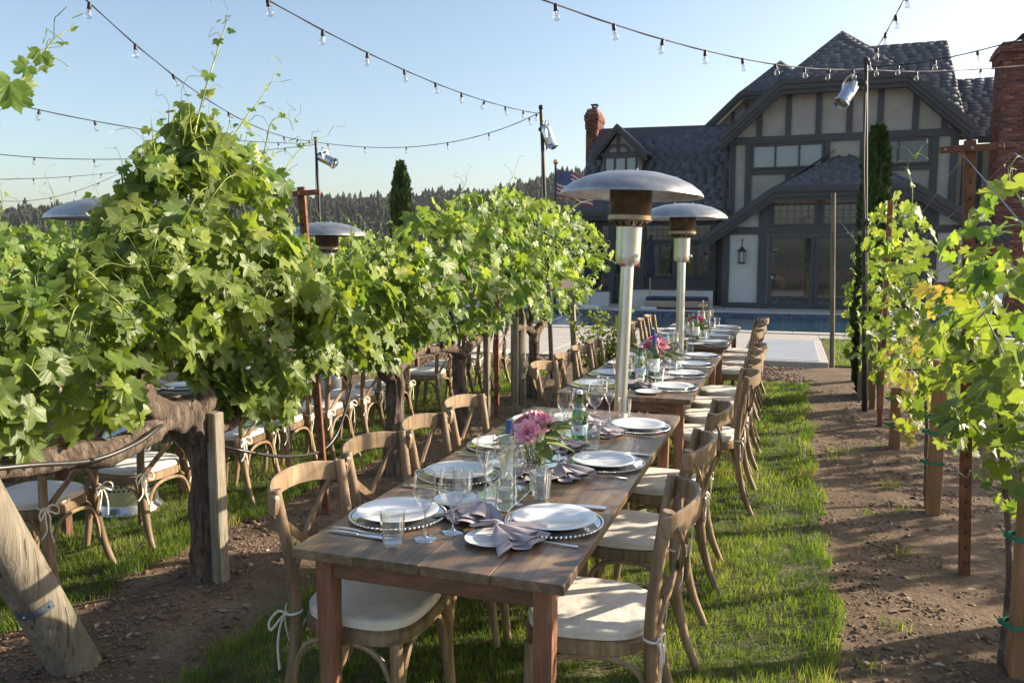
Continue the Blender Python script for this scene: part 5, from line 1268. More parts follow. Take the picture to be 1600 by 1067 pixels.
# ================================================================= VINES
def leaf_outline(full=True):
    half = [(0, 1.0), (7, .86), (12, .88), (14, .76), (18, .80), (25, .58), (31, .70), (34, .67), (40, .82), (47, .97), (52, .80), (57, .83), (62, .70), (72, .57), (80, .70), (85, .68), (97, .86), (104, .70), (112, .75), (122, .60), (132, .64), (146, .50), (166, .34)] if full else \
           [(0, 1.0), (14, .78), (26, .60), (46, .95), (60, .76), (73, .58), (98, .84), (118, .70), (140, .58), (160, .42)]
    pts = [(R(a), r_) for a, r_ in half] + [(-R(a), r_) for a, r_ in reversed(half[1:])]
    return pts
def leaf_template(full, seed):
    rs = random.Random(seed); pts = leaf_outline(full); V = [(0, 0, 0)]; n = len(pts)
    cup = rs.uniform(-.06, .20); fold = rs.uniform(.05, .30); ph = rs.uniform(0, 6)
    for a, r_ in pts:
        r2 = r_ * rs.uniform(.94, 1.05); x, y = math.sin(a) * r2, math.cos(a) * r2
        z = fold * abs(x) * .6 - cup * r2 * r2 - .22 * max(0, y) ** 2 * rs.uniform(.6, 1.2) + .07 * math.sin(a * 5 + ph) * r2
        V.append((x, y, z))
    T = [(0, i + 1, (i + 1) % n + 1) for i in range(n)]
    T = [(a, c, b) for a, b, c in T if not (b == n // 2 + 1 and False)]
    V = np.array(V); keep = []
    for a, b, c in T:                         # leave the notch at the leaf stalk open
        if abs(math.atan2(V[b][0], V[b][1])) > R(155) and abs(math.atan2(V[c][0], V[c][1])) > R(155): continue
        keep.append((a, b, c))
    return V, np.array(keep)
LT = [leaf_template(True, s_) for s_ in range(5)]; LTS = [leaf_template(False, s_ + 10) for s_ in range(4)]
def leaf_mesh(V, T, mat, sc, nm):
    V2 = np.concatenate([V * sc, np.array([(-.012, .0, 0), (.012, .0, 0), (0, -.28, -.42), (0, .012, -.01)]) * sc]); n = len(V)
    T2 = np.concatenate([T, np.array([(n, n + 2, n + 1), (n, n + 3, n + 2), (n + 1, n + 2, n + 3)])])
    lc = np.concatenate([V, np.array([(.5, -.3, 0)] * 4)])
    return np_mesh(nm, V2, T2, mat, {'lc': ('FLOAT_VECTOR', lc)}, smooth=True)
LSC = .088
LM = {k: [leaf_mesh(V, T, M[k], LSC, 'leaf') for V, T in LT] for k in ('leaf_o', 'leaf_yo', 'leaf_ao')}
def basis(nr, tip):
    nr = nr / np.linalg.norm(nr, axis=1, keepdims=True); tip = tip - nr * np.sum(nr * tip, 1, keepdims=True); tip = tip / np.linalg.norm(tip, axis=1, keepdims=True)
    return np.cross(tip, nr), tip, nr
def leaf_cloud(root, P, NR, TP, SCL, mat, name='foliage', yb=0):
    if len(P) == 0: return
    P = P - np.array(root.location)[None]
    X, Y, Z = basis(NR, TP); VV = []; TT = []; LC = []; TI = []; b = 0
    tint = np.clip(RNG.beta(2, 2.6, len(P)) + yb, 0, 1)
    for k, (V, T) in enumerate(LTS):
        idx = np.arange(len(P)) % len(LTS) == k
        p, x, y, z, s_, ti = P[idx], X[idx], Y[idx], Z[idx], SCL[idx] * LSC, tint[idx]
        v = p[:, None] + s_[:, None, None] * (V[None, :, 0:1] * x[:, None] + V[None, :, 1:2] * y[:, None] + V[None, :, 2:3] * z[:, None])
        n = len(p); VV.append(v.reshape(-1, 3)); TT.append((np.arange(n)[:, None, None] * len(V) + T[None]).reshape(-1, 3) + b); LC.append(np.tile(V, (n, 1))); TI.append(np.repeat(ti, len(V))); b += n * len(V)
    me = np_mesh(name, np.concatenate(VV), np.concatenate(TT), mat, {'lc': ('FLOAT_VECTOR', np.concatenate(LC)), 'tint': ('FLOAT', np.concatenate(TI))}, smooth=True)
    return tag(ob(name, me, root), kind='stuff')
def leaf_parts(root, P, NR, TP, SCL, key):
    X, Y, Z = basis(NR, TP); o_ = Vector(root.location)
    for i in range(len(P)):
        o = ob('leaf', random.choice(LM[key]), root); s_ = float(SCL[i])
        Mx = Matrix(((X[i][0], Y[i][0], Z[i][0], P[i][0] - o_.x), (X[i][1], Y[i][1], Z[i][1], P[i][1] - o_.y), (X[i][2], Y[i][2], Z[i][2], P[i][2] - o_.z), (0, 0, 0, 1)))
        o.matrix_basis = Mx @ Matrix.Scale(s_, 4)
def inpoly(poly, y, z):
    c = np.zeros(len(y), bool); n = len(poly); j = n - 1
    for i in range(n):
        yi, zi = poly[i]; yj, zj = poly[j]
        c ^= ((zi > z) != (zj > z)) & (y < (yj - yi) * (z - zi) / (zj - zi + 1e-12) + yi); j = i
    return c
def edge_dist(poly, y, z):
    d = np.full(len(y), 9.0)
    for i in range(len(poly)):
        a = np.array(poly[i]); b = np.array(poly[(i + 1) % len(poly)]); ab = b - a
        t_ = np.clip(((y - a[0]) * ab[0] + (z - a[1]) * ab[1]) / (ab @ ab + 1e-9), 0, 1); d = np.minimum(d, np.hypot(y - a[0] - t_ * ab[0], z - a[1] - t_ * ab[1]))
    return d
def canopy(root, X0, poly_px, n, thick, n_parts, key='leaf_o', skey='leaf_s', side=1, size=1.0, poly=None, yb=0, clump=.5):
    if poly is None: poly = [(on_x(a, b, X0).y, on_x(a, b, X0).z) for a, b in poly_px]
    ys = [p[0] for p in poly]; zs = [p[1] for p in poly]; N = 0; PY = []; PZ = []
    while N < n:
        y = RNG.uniform(min(ys), max(ys), 4000); z = RNG.uniform(min(zs), max(zs), 4000); k = inpoly(poly, y, z); y, z = y[k], z[k]
        cl = np.array([mnoise.noise(Vector((a * 4.5, b * 4.5, X0))) for a, b in zip(y, z)]); k = RNG.uniform(0, 1, len(y)) < .62 + cl * clump * 2.2; PY.append(y[k]); PZ.append(z[k]); N += k.sum()
    y = np.concatenate(PY)[:n]; z = np.concatenate(PZ)[:n]; ed = np.clip(edge_dist(poly, y, z) / .22, .12, 1) ** .6
    u = RNG.uniform(-1, 1, n); u = np.sign(u) * np.abs(u) ** .6                      # leaves crowd towards the surface
    bul = np.array([mnoise.noise(Vector((a * 3, b * 3, 7 + X0))) for a, b in zip(y, z)])
    x = X0 + u * thick * ed * (1 + .6 * bul)
    P = np.stack([x, y, z], 1)
    NR = np.stack([u * .9 + RNG.normal(0, .45, n), RNG.normal(-.12, .5, n), .55 + RNG.normal(0, .42, n)], 1)
    if side: NR[:, 0] = np.where(RNG.uniform(0, 1, n) < .15, -NR[:, 0], NR[:, 0])
    TP = np.stack([u * .35 + RNG.normal(0, .55, n), RNG.normal(0, .6, n), -.75 + RNG.normal(0, .35, n)], 1)
    S_ = np.clip(RNG.normal(.78, .24, n), .34, 1.35) * size
    # parts: the leaves lying nearest the viewer's side of the canopy
    if n_parts:
        cd = np.hypot(P[:, 0], P[:, 1]); vs = -(P[:, 0] - X0) * np.sign(X0) / thick + RNG.normal(0, .25, n) + .3 * S_
        vs = np.where(in_view(P[:, 0], P[:, 1], .02), vs, -9); o = np.argsort(-vs)[:n_parts]; mask = np.zeros(n, bool); mask[o] = True
        zr = (P[:, 2] - min(zs)) / (max(zs) - min(zs)) + RNG.normal(0, .1, n)          # upper leaves paler: young tips, plus sun glow put into the colour
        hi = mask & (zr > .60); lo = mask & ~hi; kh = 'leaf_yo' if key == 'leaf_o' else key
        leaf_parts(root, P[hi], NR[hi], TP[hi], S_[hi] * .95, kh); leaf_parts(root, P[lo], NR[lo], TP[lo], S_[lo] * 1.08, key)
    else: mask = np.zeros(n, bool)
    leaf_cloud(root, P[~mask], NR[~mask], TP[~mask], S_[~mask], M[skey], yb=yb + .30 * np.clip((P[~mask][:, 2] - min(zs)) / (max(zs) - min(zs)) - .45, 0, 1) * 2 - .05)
def shoot(root, pts, r0=.0045, leaves=9, key='leaf_yo', tendrils=3, s0=.75, seed=0, skip=0.0):
    rs = random.Random(seed); o_ = Vector(root.location); P = curve([Vector(p) for p in pts], 8); n = len(P)
    m = MB(); m.tube([p - o_ for p in P], lerpl([r0, r0 * .75, r0 * .3], n), 6)
    for k in range(tendrils):
        i = int(n * (.3 + .68 * (k + 1) / (tendrils + .5))) if k < tendrils - 1 else n - 1; i = min(i, n - 1); q_ = P[i]; d = Vector((rs.uniform(-1, 1), rs.uniform(-1, 1), rs.uniform(.1, 1))).normalized(); L = rs.uniform(.07, .15)
        c = curve([q_, q_ + d * L * .5 + Vector((0, 0, .02)), q_ + d * L + Vector((rs.uniform(-.03, .03), rs.uniform(-.03, .03), -.01)), q_ + d * L * 1.1 + Vector((rs.uniform(-.04, .04), rs.uniform(-.04, .04), rs.uniform(-.04, .03)))], 5); m.tube([p - o_ for p in c], .0013, 4)
    m.build('shoot', M['shoot'], root, 60)
    A = []; 
    for k in range(leaves):
        t_ = skip + (1 - skip) * (k + .3) / leaves; i = min(int(t_ * (n - 1)), n - 1); p = P[i]; s_ = s0 * (1 - .72 * t_) * rs.uniform(.8, 1.15)
        side = Vector((rs.uniform(-1, 1), (-1) ** k * 1.0, rs.uniform(-.2, .4))).normalized(); A.append((p + side * .03, Vector((side.x + rs.uniform(-.7, .7), -.5 + rs.uniform(-.5, .5), .5)), side + Vector((0, 0, -.35)), s_))
    if A: leaf_parts(root, np.array([tuple(a[0]) for a in A]), np.array([tuple(a[1]) for a in A]), np.array([tuple(a[2]) for a in A]), np.array([a[3] for a in A]), key)
def gnarl(m, pts, rads, seed=0, sides=30, amp=.30, n=12):
    P = curve(pts, n); rr = lerpl(rads, len(P))
    def jit(q_, p, i, j):
        d = q_ - p; a = j / sides * 2 * PI
        f = 1 + amp * mnoise.noise(Vector((q_.x * 9 + seed, q_.y * 9, q_.z * 7))) + amp * .7 * mnoise.noise(Vector((math.cos(a) * 3 + seed, math.sin(a) * 3, i * .05))) + amp * .45 * mnoise.noise(Vector((q_.x * 40, q_.y * 40, q_.z * 12 + seed)))
        return p + d * f
    m.tube(P, rr, sides, jit=jit)
def vine(X0, Y0, label, trunk_pts, rads, arms, polypx, n, thick, parts, key='leaf_o', skey='leaf_s', size=1, poly=None, yb=0, seed=0, cat='grapevine', group=None, name='grapevine'):
    z0 = ground_z(X0, Y0) - .03; r = empty(name, (X0, Y0, z0), 0, label, cat, group); o_ = Vector((X0, Y0, z0))
    if trunk_pts:
        m = MB(); gnarl(m, [Vector(p) - o_ for p in trunk_pts], rads, seed); m.build('trunk', M['bark'], r, 60)
    for k, (pts, rd) in enumerate(arms):
        m = MB(); gnarl(m, [Vector(p) - o_ for p in pts], rd, seed + 3 * k + 1, 12, .3); m.build('arm', M['bark'], r, 60)
    if n: canopy(r, X0, polypx, n, thick, parts, key, skey, size=size, poly=poly, yb=yb)
    return r
XA = -2.75
L3 = lambda px, py, dx=0: on_x(px, py, XA) + Vector((dx, 0, 0))
g0 = ground_z(XA, 3.22)
base = on_z(330, 905); tb = Vector((XA, base.y, g0 - .04))
v1 = vine(XA, base.y, 'large gnarled grapevine with spreading arms, foremost in the left row',
    [tb, L3(326, 840), L3(322, 760), L3(320, 700), L3(300, 665), L3(278, 640)], [.105, .082, .075, .078, .10, .085],
    [([L3(285, 650), L3(250, 655, .03), L3(200, 685, .06), L3(150, 705, .05), L3(90, 715, .02), L3(20, 735), L3(-60, 745)], [.085, .062, .058, .062, .055, .04, .03]),
     ([L3(270, 650), L3(235, 640, .05), L3(218, 625, .04), L3(222, 585, .02), L3(228, 540)], [.06, .055, .05, .035, .02]),
     ([L3(290, 655), L3(310, 630, .04), L3(318, 595, .02), L3(322, 570), L3(330, 520)], [.06, .045, .036, .03, .02]),
     ([L3(290, 640), L3(330, 668, .02), L3(362, 655, .01), L3(368, 630), L3(375, 590)], [.06, .04, .035, .025, .018])],
    [(-260, 500), (-100, 485), (0, 482), (60, 458), (95, 420), (130, 385), (165, 350), (182, 310), (196, 300), (214, 282), (235, 260), (250, 232), (262, 208), (277, 190), (292, 176), (308, 178), (322, 196), (338, 210), (355, 226), (372, 234), (390, 254), (404, 285), (418, 330), (434, 350), (455, 400), (488, 465), (494, 520), (486, 570), (460, 590), (440, 640), (405, 672), (345, 652), (318, 610), (285, 590), (235, 585), (190, 610), (200, 640), (165, 665), (110, 690), (60, 700), (-40, 705), (-160, 700), (-260, 680)],
    1950, .28, 130, seed=1)
sh = lambda r_, pxs, dx, **k: shoot(r_, [on_x(a, b, XA + dx) for a, b in pxs], **k)
for k_, (px_, py_, dx_, dy_) in enumerate(((200, 300, -10, -50), (222, 270, 2, -52), (244, 250, -8, -66), (262, 235, 2, -70), (280, 215, 4, -75), (300, 215, -6, -62), (322, 220, 4, -50), (345, 235, 14, -44), (372, 255, 16, -52), (398, 285, 22, -52), (424, 330, 26, -50), (452, 400, 26, -36), (150, 385, -10, -45), (480, 460, 30, -24), (60, 465, -6, -34), (110, 430, 4, -40))):
    sh(v1, [(px_ - dx_ * .5, py_ + 30), (px_, py_), (px_ + dx_ * .6, py_ + dy_ * .5), (px_ + dx_, py_ + dy_)], .08 * ((k_ % 3) - 1), leaves=9, seed=20 + k_, tendrils=2, s0=1.0, key='leaf_o' if k_ % 2 else 'leaf_yo')
def drape(r_, X0, pts, seed, n):
    rs = random.Random(seed)
    for k in range(n):
        a, b = pts[k % len(pts)]; a += rs.uniform(-25, 25); b += rs.uniform(-20, 20); dx, dy = rs.uniform(-60, 60), rs.uniform(-80, -20)
        shoot(r_, [on_x(a, b, X0 + .16), on_x(a + dx * .3, b + dy * .4, X0 + .30), on_x(a + dx * .7, b + dy * .85, X0 + .33), on_x(a + dx, b + dy, X0 + .30)], leaves=2, seed=seed + k, tendrils=2, s0=.8, r0=.0038, key='leaf_o')
drape(v1, XA, [(120, 560), (200, 520), (260, 470), (320, 430), (380, 500), (430, 480), (300, 350), (350, 300), (60, 600), (250, 400), (420, 420), (180, 440)], 200, 20)
sh(v1, [(300, 230), (318, 150), (340, 80), (352, 40), (356, 14)], .08, leaves=9, seed=1, tendrils=4)
sh(v1, [(345, 245), (380, 190), (410, 150), (440, 100)], .1, leaves=7, seed=2, tendrils=3, s0=.6)
sh(v1, [(390, 300), (412, 240), (425, 190), (450, 185), (458, 205)], .05, leaves=5, seed=3, tendrils=4, s0=.5)
sh(v1, [(410, 320), (445, 265), (478, 225), (512, 212)], .0, leaves=5, seed=4, tendrils=4, s0=.5)
sh(v1, [(-40, 190), (0, 145), (38, 122), (62, 95), (84, 62), (112, 44)], .55, leaves=11, seed=5, tendrils=5, s0=.9)
# second vine
def simple_vine(px_base, label, polypx, n, parts, thick=.32, X0=XA, key='leaf_o', skey='leaf_s', seed=0, size=1.0, yb=0, group=None, hz=.80):
    b_ = on_z(*px_base) if len(px_base) == 2 else Vector((X0, px_base[2], 0)); Y0 = b_.y; z0 = ground_z(X0, Y0); rs = random.Random(seed)
    t_ = [(X0, Y0, z0 - .05), (X0 + rs.uniform(-.04, .04), Y0 + rs.uniform(-.04, .04), z0 + .3), (X0 + rs.uniform(-.05, .05), Y0 + rs.uniform(-.05, .05), z0 + .62), (X0, Y0 + .02, z0 + hz)]
    c = Vector((X0, Y0, z0 + hz))
    arms = [([c + Vector((0, 0, -.06)), c + Vector((.03, .16, .02)), c + Vector((0, .42, .05)), c + Vector((-.02, .75, .08))], [.06, .045, .04, .025]), ([c + Vector((0, 0, -.06)), c + Vector((-.03, -.16, .02)), c + Vector((0, -.42, .05)), c + Vector((.02, -.75, .06))], [.06, .045, .04, .025])]
    for k in range(3):
        yy = rs.uniform(-.5, .5); arms.append(([c + Vector((0, yy, .05)), c + Vector((.03, yy + .03, .16)), c + Vector((-.02, yy + .05, .34))], [.03, .024, .012]))
    return vine(X0, Y0, label, t_, [.085, .066, .062, .07], arms, polypx, n, thick, parts, key, skey, size=size, yb=yb, seed=seed, group=group)
v2 = simple_vine((578, 742), 'second grapevine of the left row, with a dark upright trunk', [(440, 480), (462, 430), (500, 418), (530, 402), (570, 412), (600, 392), (630, 375), (650, 410), (660, 480), (650, 530), (622, 552), (596, 572), (555, 578), (500, 572), (470, 550), (440, 500)], 850, 230, seed=5, thick=.28)
sh(v2, [(548, 430), (545, 385), (550, 355), (540, 335)], .1, leaves=6, seed=6, s0=.5); sh(v2, [(610, 400), (618, 365), (606, 335)], 0, leaves=4, seed=7, s0=.5)
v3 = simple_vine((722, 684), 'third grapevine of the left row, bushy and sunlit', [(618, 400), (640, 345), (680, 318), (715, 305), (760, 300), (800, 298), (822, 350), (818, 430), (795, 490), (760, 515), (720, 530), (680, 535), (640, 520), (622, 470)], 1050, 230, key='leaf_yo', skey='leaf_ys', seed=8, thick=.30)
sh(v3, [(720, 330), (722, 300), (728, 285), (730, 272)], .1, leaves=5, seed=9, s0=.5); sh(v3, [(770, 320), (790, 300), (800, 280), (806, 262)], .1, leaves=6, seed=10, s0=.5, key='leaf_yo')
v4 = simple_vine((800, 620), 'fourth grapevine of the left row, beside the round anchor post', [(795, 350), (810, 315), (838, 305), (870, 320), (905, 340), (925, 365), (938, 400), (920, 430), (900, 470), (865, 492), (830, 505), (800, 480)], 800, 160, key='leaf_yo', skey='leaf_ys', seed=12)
sh(v4, [(880, 350), (892, 330), (905, 318), (930, 310)], 0, leaves=6, seed=13, s0=.5); sh(v4, [(915, 400), (935, 398), (960, 410), (972, 412)], .25, leaves=7, seed=14, s0=.55)
# far left rows beyond the second line of tables
for i, (y, lab) in enumerate(((4.4, 'nearest'), (5.9, 'second'), (7.5, 'third'), (9.1, 'fourth'), (10.8, 'farthest'))):
    z = gz(-6.1); a = y - .85; rs = random.Random(i)
    poly = [(a, z + .8), (a - .05, z + 1.5), (a + .3, z + 2.05 + rs.uniform(0, .2)), (a + .8, z + 2.2 + rs.uniform(0, .2)), (a + 1.2, z + 1.95), (a + 1.7, z + 2.1), (a + 1.75, z + 1.2), (a + 1.4, z + .75), (a + .8, z + .7)]
    t_ = [(-6.1, y, z - .05), (-6.07, y + .03, z + .4), (-6.1, y, z + .8)]
    r_ = vine(-6.1, y, 'sunlit grapevine in the far left row, %s to the camera' % lab, t_, [.08, .06, .07], [([(-6.1, y, z + .75), (-6.1, y + .4, z + .85), (-6.1, y + .75, z + .9)], [.05, .04, .02]), ([(-6.1, y, z + .75), (-6.1, y - .4, z + .85), (-6.1, y - .75, z + .9)], [.05, .04, .02])], None, 900, .36, 60 if i < 2 else 0, 'leaf_yo', 'leaf_ys', poly=poly, group='vines of the far left row', seed=30 + i)
    for k in range(3): shoot(r_, [(-6.1, a + .3 + .5 * k, z + 2.0), (-6.05, a + .32 + .5 * k, z + 2.25), (-6.1 + rs.uniform(-.1, .1), a + .3 + .5 * k + rs.uniform(-.15, .15), z + 2.5)], leaves=4, seed=k + 9 * i, s0=.5)
for i in range(4):
    y = 5 + 2.4 * i; z = gz(-9.5, y); a = y - 1.2
    poly = [(a, z + .7), (a, z + 1.7), (a + .6, z + 2.0), (a + 1.5, z + 1.95), (a + 2.4, z + 1.8), (a + 2.4, z + .8), (a + 1.2, z + .65)]
    vine(-9.5, y, 'distant hedge-like grapevine beyond the far left row, %s from the camera' % ORD[i], [(-9.5, y, z - .05), (-9.5, y, z + .4), (-9.5, y, z + .8)], [.08, .06, .07], [], None, 650, .4, 0, 'leaf_yo', 'leaf_ys', poly=poly, group='most distant vines at the left', seed=50 + i, size=1.2)
# right row: young vines tied to posts
XR = .92
r3 = lambda px, py, dx=0: on_x(px, py, XR) + Vector((dx, 0, 0))
def cane(pts, label, polypx, n, parts, thick, key, skey, yb=0, size=1.0, seed=0, X0=XR, extra=()):
    b_ = pts[0]; z0 = ground_z(b_.x, b_.y) - .02; r = empty('young_grapevine', (b_.x, b_.y, z0), 0, label, 'grapevine'); o_ = Vector(r.location)
    m = MB(); gnarl(m, [Vector(p) - o_ for p in pts], [.017, .014, .012, .010], seed, 9, .25, 6); m.build('stem', M['bark'], r, 60)
    if n: canopy(r, X0, polypx, n, thick, parts, key, skey, yb=yb, size=size)
    return r
gR = lambda px, py: on_z(px, py)
c1 = on_z(1578, 1048); c1.x -= .03
va = cane([Vector((c1.x, c1.y, 0)), r3(1578, 900), r3(1572, 775), r3(1560, 600), r3(1550, 420)], 'large-leaved young grapevine at the right edge, tied to the nearest post',
    [(1492, 520), (1512, 460), (1540, 405), (1556, 340), (1590, 285), (1680, 270), (1820, 300), (1860, 700), (1700, 760), (1640, 775), (1600, 770), (1575, 700), (1530, 690), (1505, 720), (1488, 660), (1502, 590)], 520, 230, .26, 'leaf_o', 'leaf_s', seed=61, size=1.0, X0=XR)
shoot(va, [r3(1590, 700, -.1), r3(1560, 640, -.15), r3(1530, 560, -.15), r3(1500, 500, -.1)], leaves=4, seed=62, s0=.7); shoot(va, [r3(1600, 320), r3(1580, 290), r3(1575, 265)], leaves=3, seed=63, s0=.6)
shoot(va, [r3(1598, 800), r3(1590, 790, -.03), r3(1575, 760, -.08), r3(1565, 745, -.1)], leaves=7, seed=64, s0=.55)
c2 = on_z(1448, 800); vb = cane([Vector((c2.x, c2.y, 0)), r3(1447, 720), r3(1448, 650), r3(1440, 560)], 'small grapevine with yellow and orange turning leaves on its post',
    [(1400, 640), (1395, 560), (1415, 500), (1430, 450), (1455, 440), (1480, 455), (1478, 520), (1490, 560), (1478, 600), (1460, 660), (1440, 650), (1415, 690)], 120, 120, .12, 'leaf_ao', 'leaf_ys', seed=65, size=.95)
c3 = on_z(1374, 668); vc = cane([Vector((c3.x, c3.y, 0)), r3(1372, 600), r3(1375, 520), r3(1380, 420)], 'tall leafy grapevine beside the black light pole in the right row',
    [(1340, 560), (1335, 470), (1348, 420), (1358, 370), (1360, 340), (1380, 315), (1408, 300), (1432, 330), (1440, 365), (1430, 410), (1432, 450), (1410, 500), (1405, 560), (1395, 590), (1375, 600), (1350, 580)], 760, 230, .17, 'leaf_o', 'leaf_s', seed=66, size=1.0)
shoot(vc, [r3(1425, 330), r3(1425, 290), r3(1418, 262), r3(1430, 240), r3(1452, 250)], leaves=5, seed=67, s0=.6, tendrils=5)
shoot(vc, [r3(1350, 400), r3(1335, 375), r3(1325, 362), r3(1315, 350)], leaves=5, seed=68, s0=.5)
# vines farther right, out of the main row: they throw the streaked shade on the dirt
for i, y in enumerate((3.2, 5.0, 6.8, 8.6, 10.4)):
    a = y - .75; poly = [(a, .85), (a, 1.4), (a + .5, 1.75), (a + 1.0, 1.6), (a + 1.5, 1.75), (a + 1.5, 1.0), (a + .8, .75)]
    vine(3.9, y, 'grapevine of the next row to the right, out of the frame, %s from the camera' % ORD[i], [(3.9, y, -.05), (3.9, y, .4), (3.9, y, .8)], [.08, .06, .07], [], None, 430, .3, 0, poly=poly, group='vines of the next row to the right', seed=80 + i)

# ---------------------------------------------------------------- posts, stakes and wires
def square_post(p, h, w_, label, mat='newpost', lean=(0, 0), ties=(), round_=False, cat='post', name='wooden_post', pointed=False):
    z0 = ground_z(p.x, p.y) if abs(p.x) < 14 and p.y < 12.6 else 0; r = empty(name, (p.x, p.y, z0), random.uniform(-.15, .15), label, cat); r.rotation_euler[0], r.rotation_euler[1] = lean
    m = MB()
    if round_:
        P_ = [Vector((0, 0, -.08 + (h + .08) * k / 12)) for k in range(13)]; m.tube(P_, [w_ / 2 * (1 - .08 * k / 12) for k in range(13)] if not pointed else [w_ / 2] * 11 + [w_ * .38, w_ * .12], 20, jit=lambda q_, pp, i, j: pp + (q_ - pp) * (1 + .05 * mnoise.noise(Vector((j * .9, i * .25, 2)))))
    else: m.box((0, 0, h / 2 - .04), (w_, w_, h + .08), .005)
    m.build('post_body', M[mat], r, 50 if round_ else False)
    for k, z in enumerate(ties):
        m = MB(); q_ = w_ / 2 + .004; c = [(-q_, -q_, z), (q_, -q_, z + .004), (q_, q_, z), (-q_, q_, z), (-q_ - .04, 0, z + .005)] if not round_ else [(q_ * math.cos(a), q_ * math.sin(a), z) for a in [2 * PI * j / 12 for j in range(12)]]
        m.sweep([Vector(v_) for v_ in c], [(-.0015, -.009), (.0015, -.009), (.0015, .009), (-.0015, .009)], up=(0, 0, 1), closed=True); m.tube([(-q_ - .03, -.01, z), (-q_ - .045, -.03, z + .02), (-q_ - .06, -.02, z + .035)], .003, 4); m.build('green_tape', M['green_tie'], r)
    return r
square_post(Vector((.91, 3.46, 0)), .80, .082, 'square pine post with green ties at the lower right edge', ties=(.2, .55, .74))
square_post(on_x(1590, 700, 1.05) * Vector((1, 1, 0)) if False else Vector((1.10, 3.95, 0)), 1.42, .085, 'taller square pine post behind the leaves at the right edge')
square_post(on_z(1457, 806), .98, .085, 'square pine post holding the yellow-leaved young vine', ties=(.33, .52, .62))
square_post(on_z(1397, 702), .52, .085, 'short square post in the right dirt strip', ties=(.2, .42))
square_post(on_z(1362, 640), .9, .06, 'slim square post just left of the tall leafy vine')
square_post(on_z(1349, 624), 1.0, .14, 'thick pale square post beneath the cypress', mat='post')
square_post(on_z(1336, 597), 1.0, .10, 'square post farthest in the right row', mat='post')
square_post(on_z(1300, 574), 2.55, .07, 'tall thin wooden lodge pole left of the cypress', mat='post', lean=(0, R(-1.8)), round_=True)
square_post(on_z(1374, 668), 2.15, .045, 'tall thin weathered stake within the leafy right vine', mat='rust')
square_post(on_z(346, 912), .86, .062, 'grey square stake tied beside the gnarled trunk', mat='post')
square_post(on_z(885, 640) if False else Vector((XA - .05, 8.35, 0)), 1.12, .17, 'round pointed anchor post among the far left vines', mat='post', round_=True, pointed=True)
square_post(Vector((XA + .05, 7.1, 0)), .95, .055, 'grey stake beside the third vine trunk', mat='post')
square_post(Vector((XA + .12, 7.75, 0)), 1.0, .055, 'grey stake beside the fourth vine trunk', mat='post')
square_post(Vector((XA + .3, 9.6, 0)), 1.2, .07, 'leaning thin post at the far end of the left row', mat='post', lean=(0, R(-4)))
# the leaning log that anchors the row, lower left
def log():
    b_ = on_z(122, 1046); top = on_x(-38, 772, b_.x - .02); d = top - b_; r = empty('anchor_log', b_, 0, 'thick weathered log leaning out of the ground at lower left', 'log')
    m = MB(); n = 26; P_ = [d * (-.10 + 1.45 * k / n) for k in range(n + 1)]
    def jit(q_, p, i, j):
        a = j / 30 * 2 * PI; return p + (q_ - p) * (1 + .035 * mnoise.noise(Vector((math.cos(a) * 1.5, math.sin(a) * 1.5, i * .15))) + .02 * mnoise.noise(Vector((math.cos(a) * 9, math.sin(a) * 9, i * .08))))
    m.tube(P_, .087, 30, jit=jit); m.build('log_body', M['post'], r, 50)
    u_ = d.normalized(); A = u_.orthogonal().normalized(); B = u_.cross(A); c = d * .44
    toc = (-Vector((b_.x, b_.y, 0))).normalized(); a0 = math.atan2(toc.dot(B), toc.dot(A)); m = MB(); nn = 10
    for k in range(nn + 1):
        a = a0 - .9 + 1.5 * k / nn
        for s_ in (-1, 1): m.v.append(tuple(c + (A * math.cos(a) + B * math.sin(a)) * .0925 + u_ * (.017 * s_)))
    m.f += [(2 * k, 2 * k + 1, 2 * k + 3, 2 * k + 2) for k in range(nn)]; m.build('metal_strap', M['tagm'], r)
    for aa in (-.55, .45):
        q_ = c + (A * math.cos(a0 + aa) + B * math.sin(a0 + aa)) * .0945; m = MB(); m.lathe([(0, -.006), (.006, 0), (0, .006)], 8, Matrix.Translation(q_)); m.build('nail', M['silver'], r)
M['tagm'] = simple('dark_tag_strap', (.09, .11, .13), .4, var=.2, bump=0)
log()
def stake(p, h, label, arm=True, rot=0, ly=0, w_=.04, arml=.32, low=False):
    r = empty('vineyard_stake', (p.x, p.y, ground_z(p.x, p.y)), rot, label, 'metal stake'); r.rotation_euler[1] = ly
    m = MB(); m.box((0, 0, h / 2 - .05), (w_, .006, h + .1)); m.box((-w_ / 2, .012, h / 2 - .05), (.005, .026, h + .1)); m.box((w_ / 2, .012, h / 2 - .05), (.005, .026, h + .1)); m.build('upright', M['rust'], r)
    m = MB()
    for k in range(int(h / .08)): m.box((0, -.004, .06 + k * .08), (.009, .004, .018))
    m.build('punched_holes', M['black'], r)['kind'] = 'stuff'
    for z in ((h - .04,) + ((h - .52,) if low else ())):
        m = MB(); m.box((0, -.016, z), (arml, .022, .032), .003); m.build('cross_arm', M['rust'], r)
        m = MB(); m.tube([(0, -.028, z), (0, -.034, z)], .008, 6)
        for s_ in (-1, 1): m.tube([(s_ * arml * .42, -.028, z), (s_ * arml * .42, -.036, z)], .006, 6)
        m.build('bolts', M['wire'], r)
    return r
pk = on_z(1507, 903); stake(pk, 2.18, 'rusty metal stake with crossbars in the right vine row', rot=R(3), ly=R(-2.4), arml=.28, w_=.046, low=True)
pk2 = on_z(490, 806); stake(Vector((XA + .03, 4.27, 0)), 2.05, 'rusty metal stake with crossbar behind the first chair', rot=R(10), ly=R(-3.0), arml=.26)
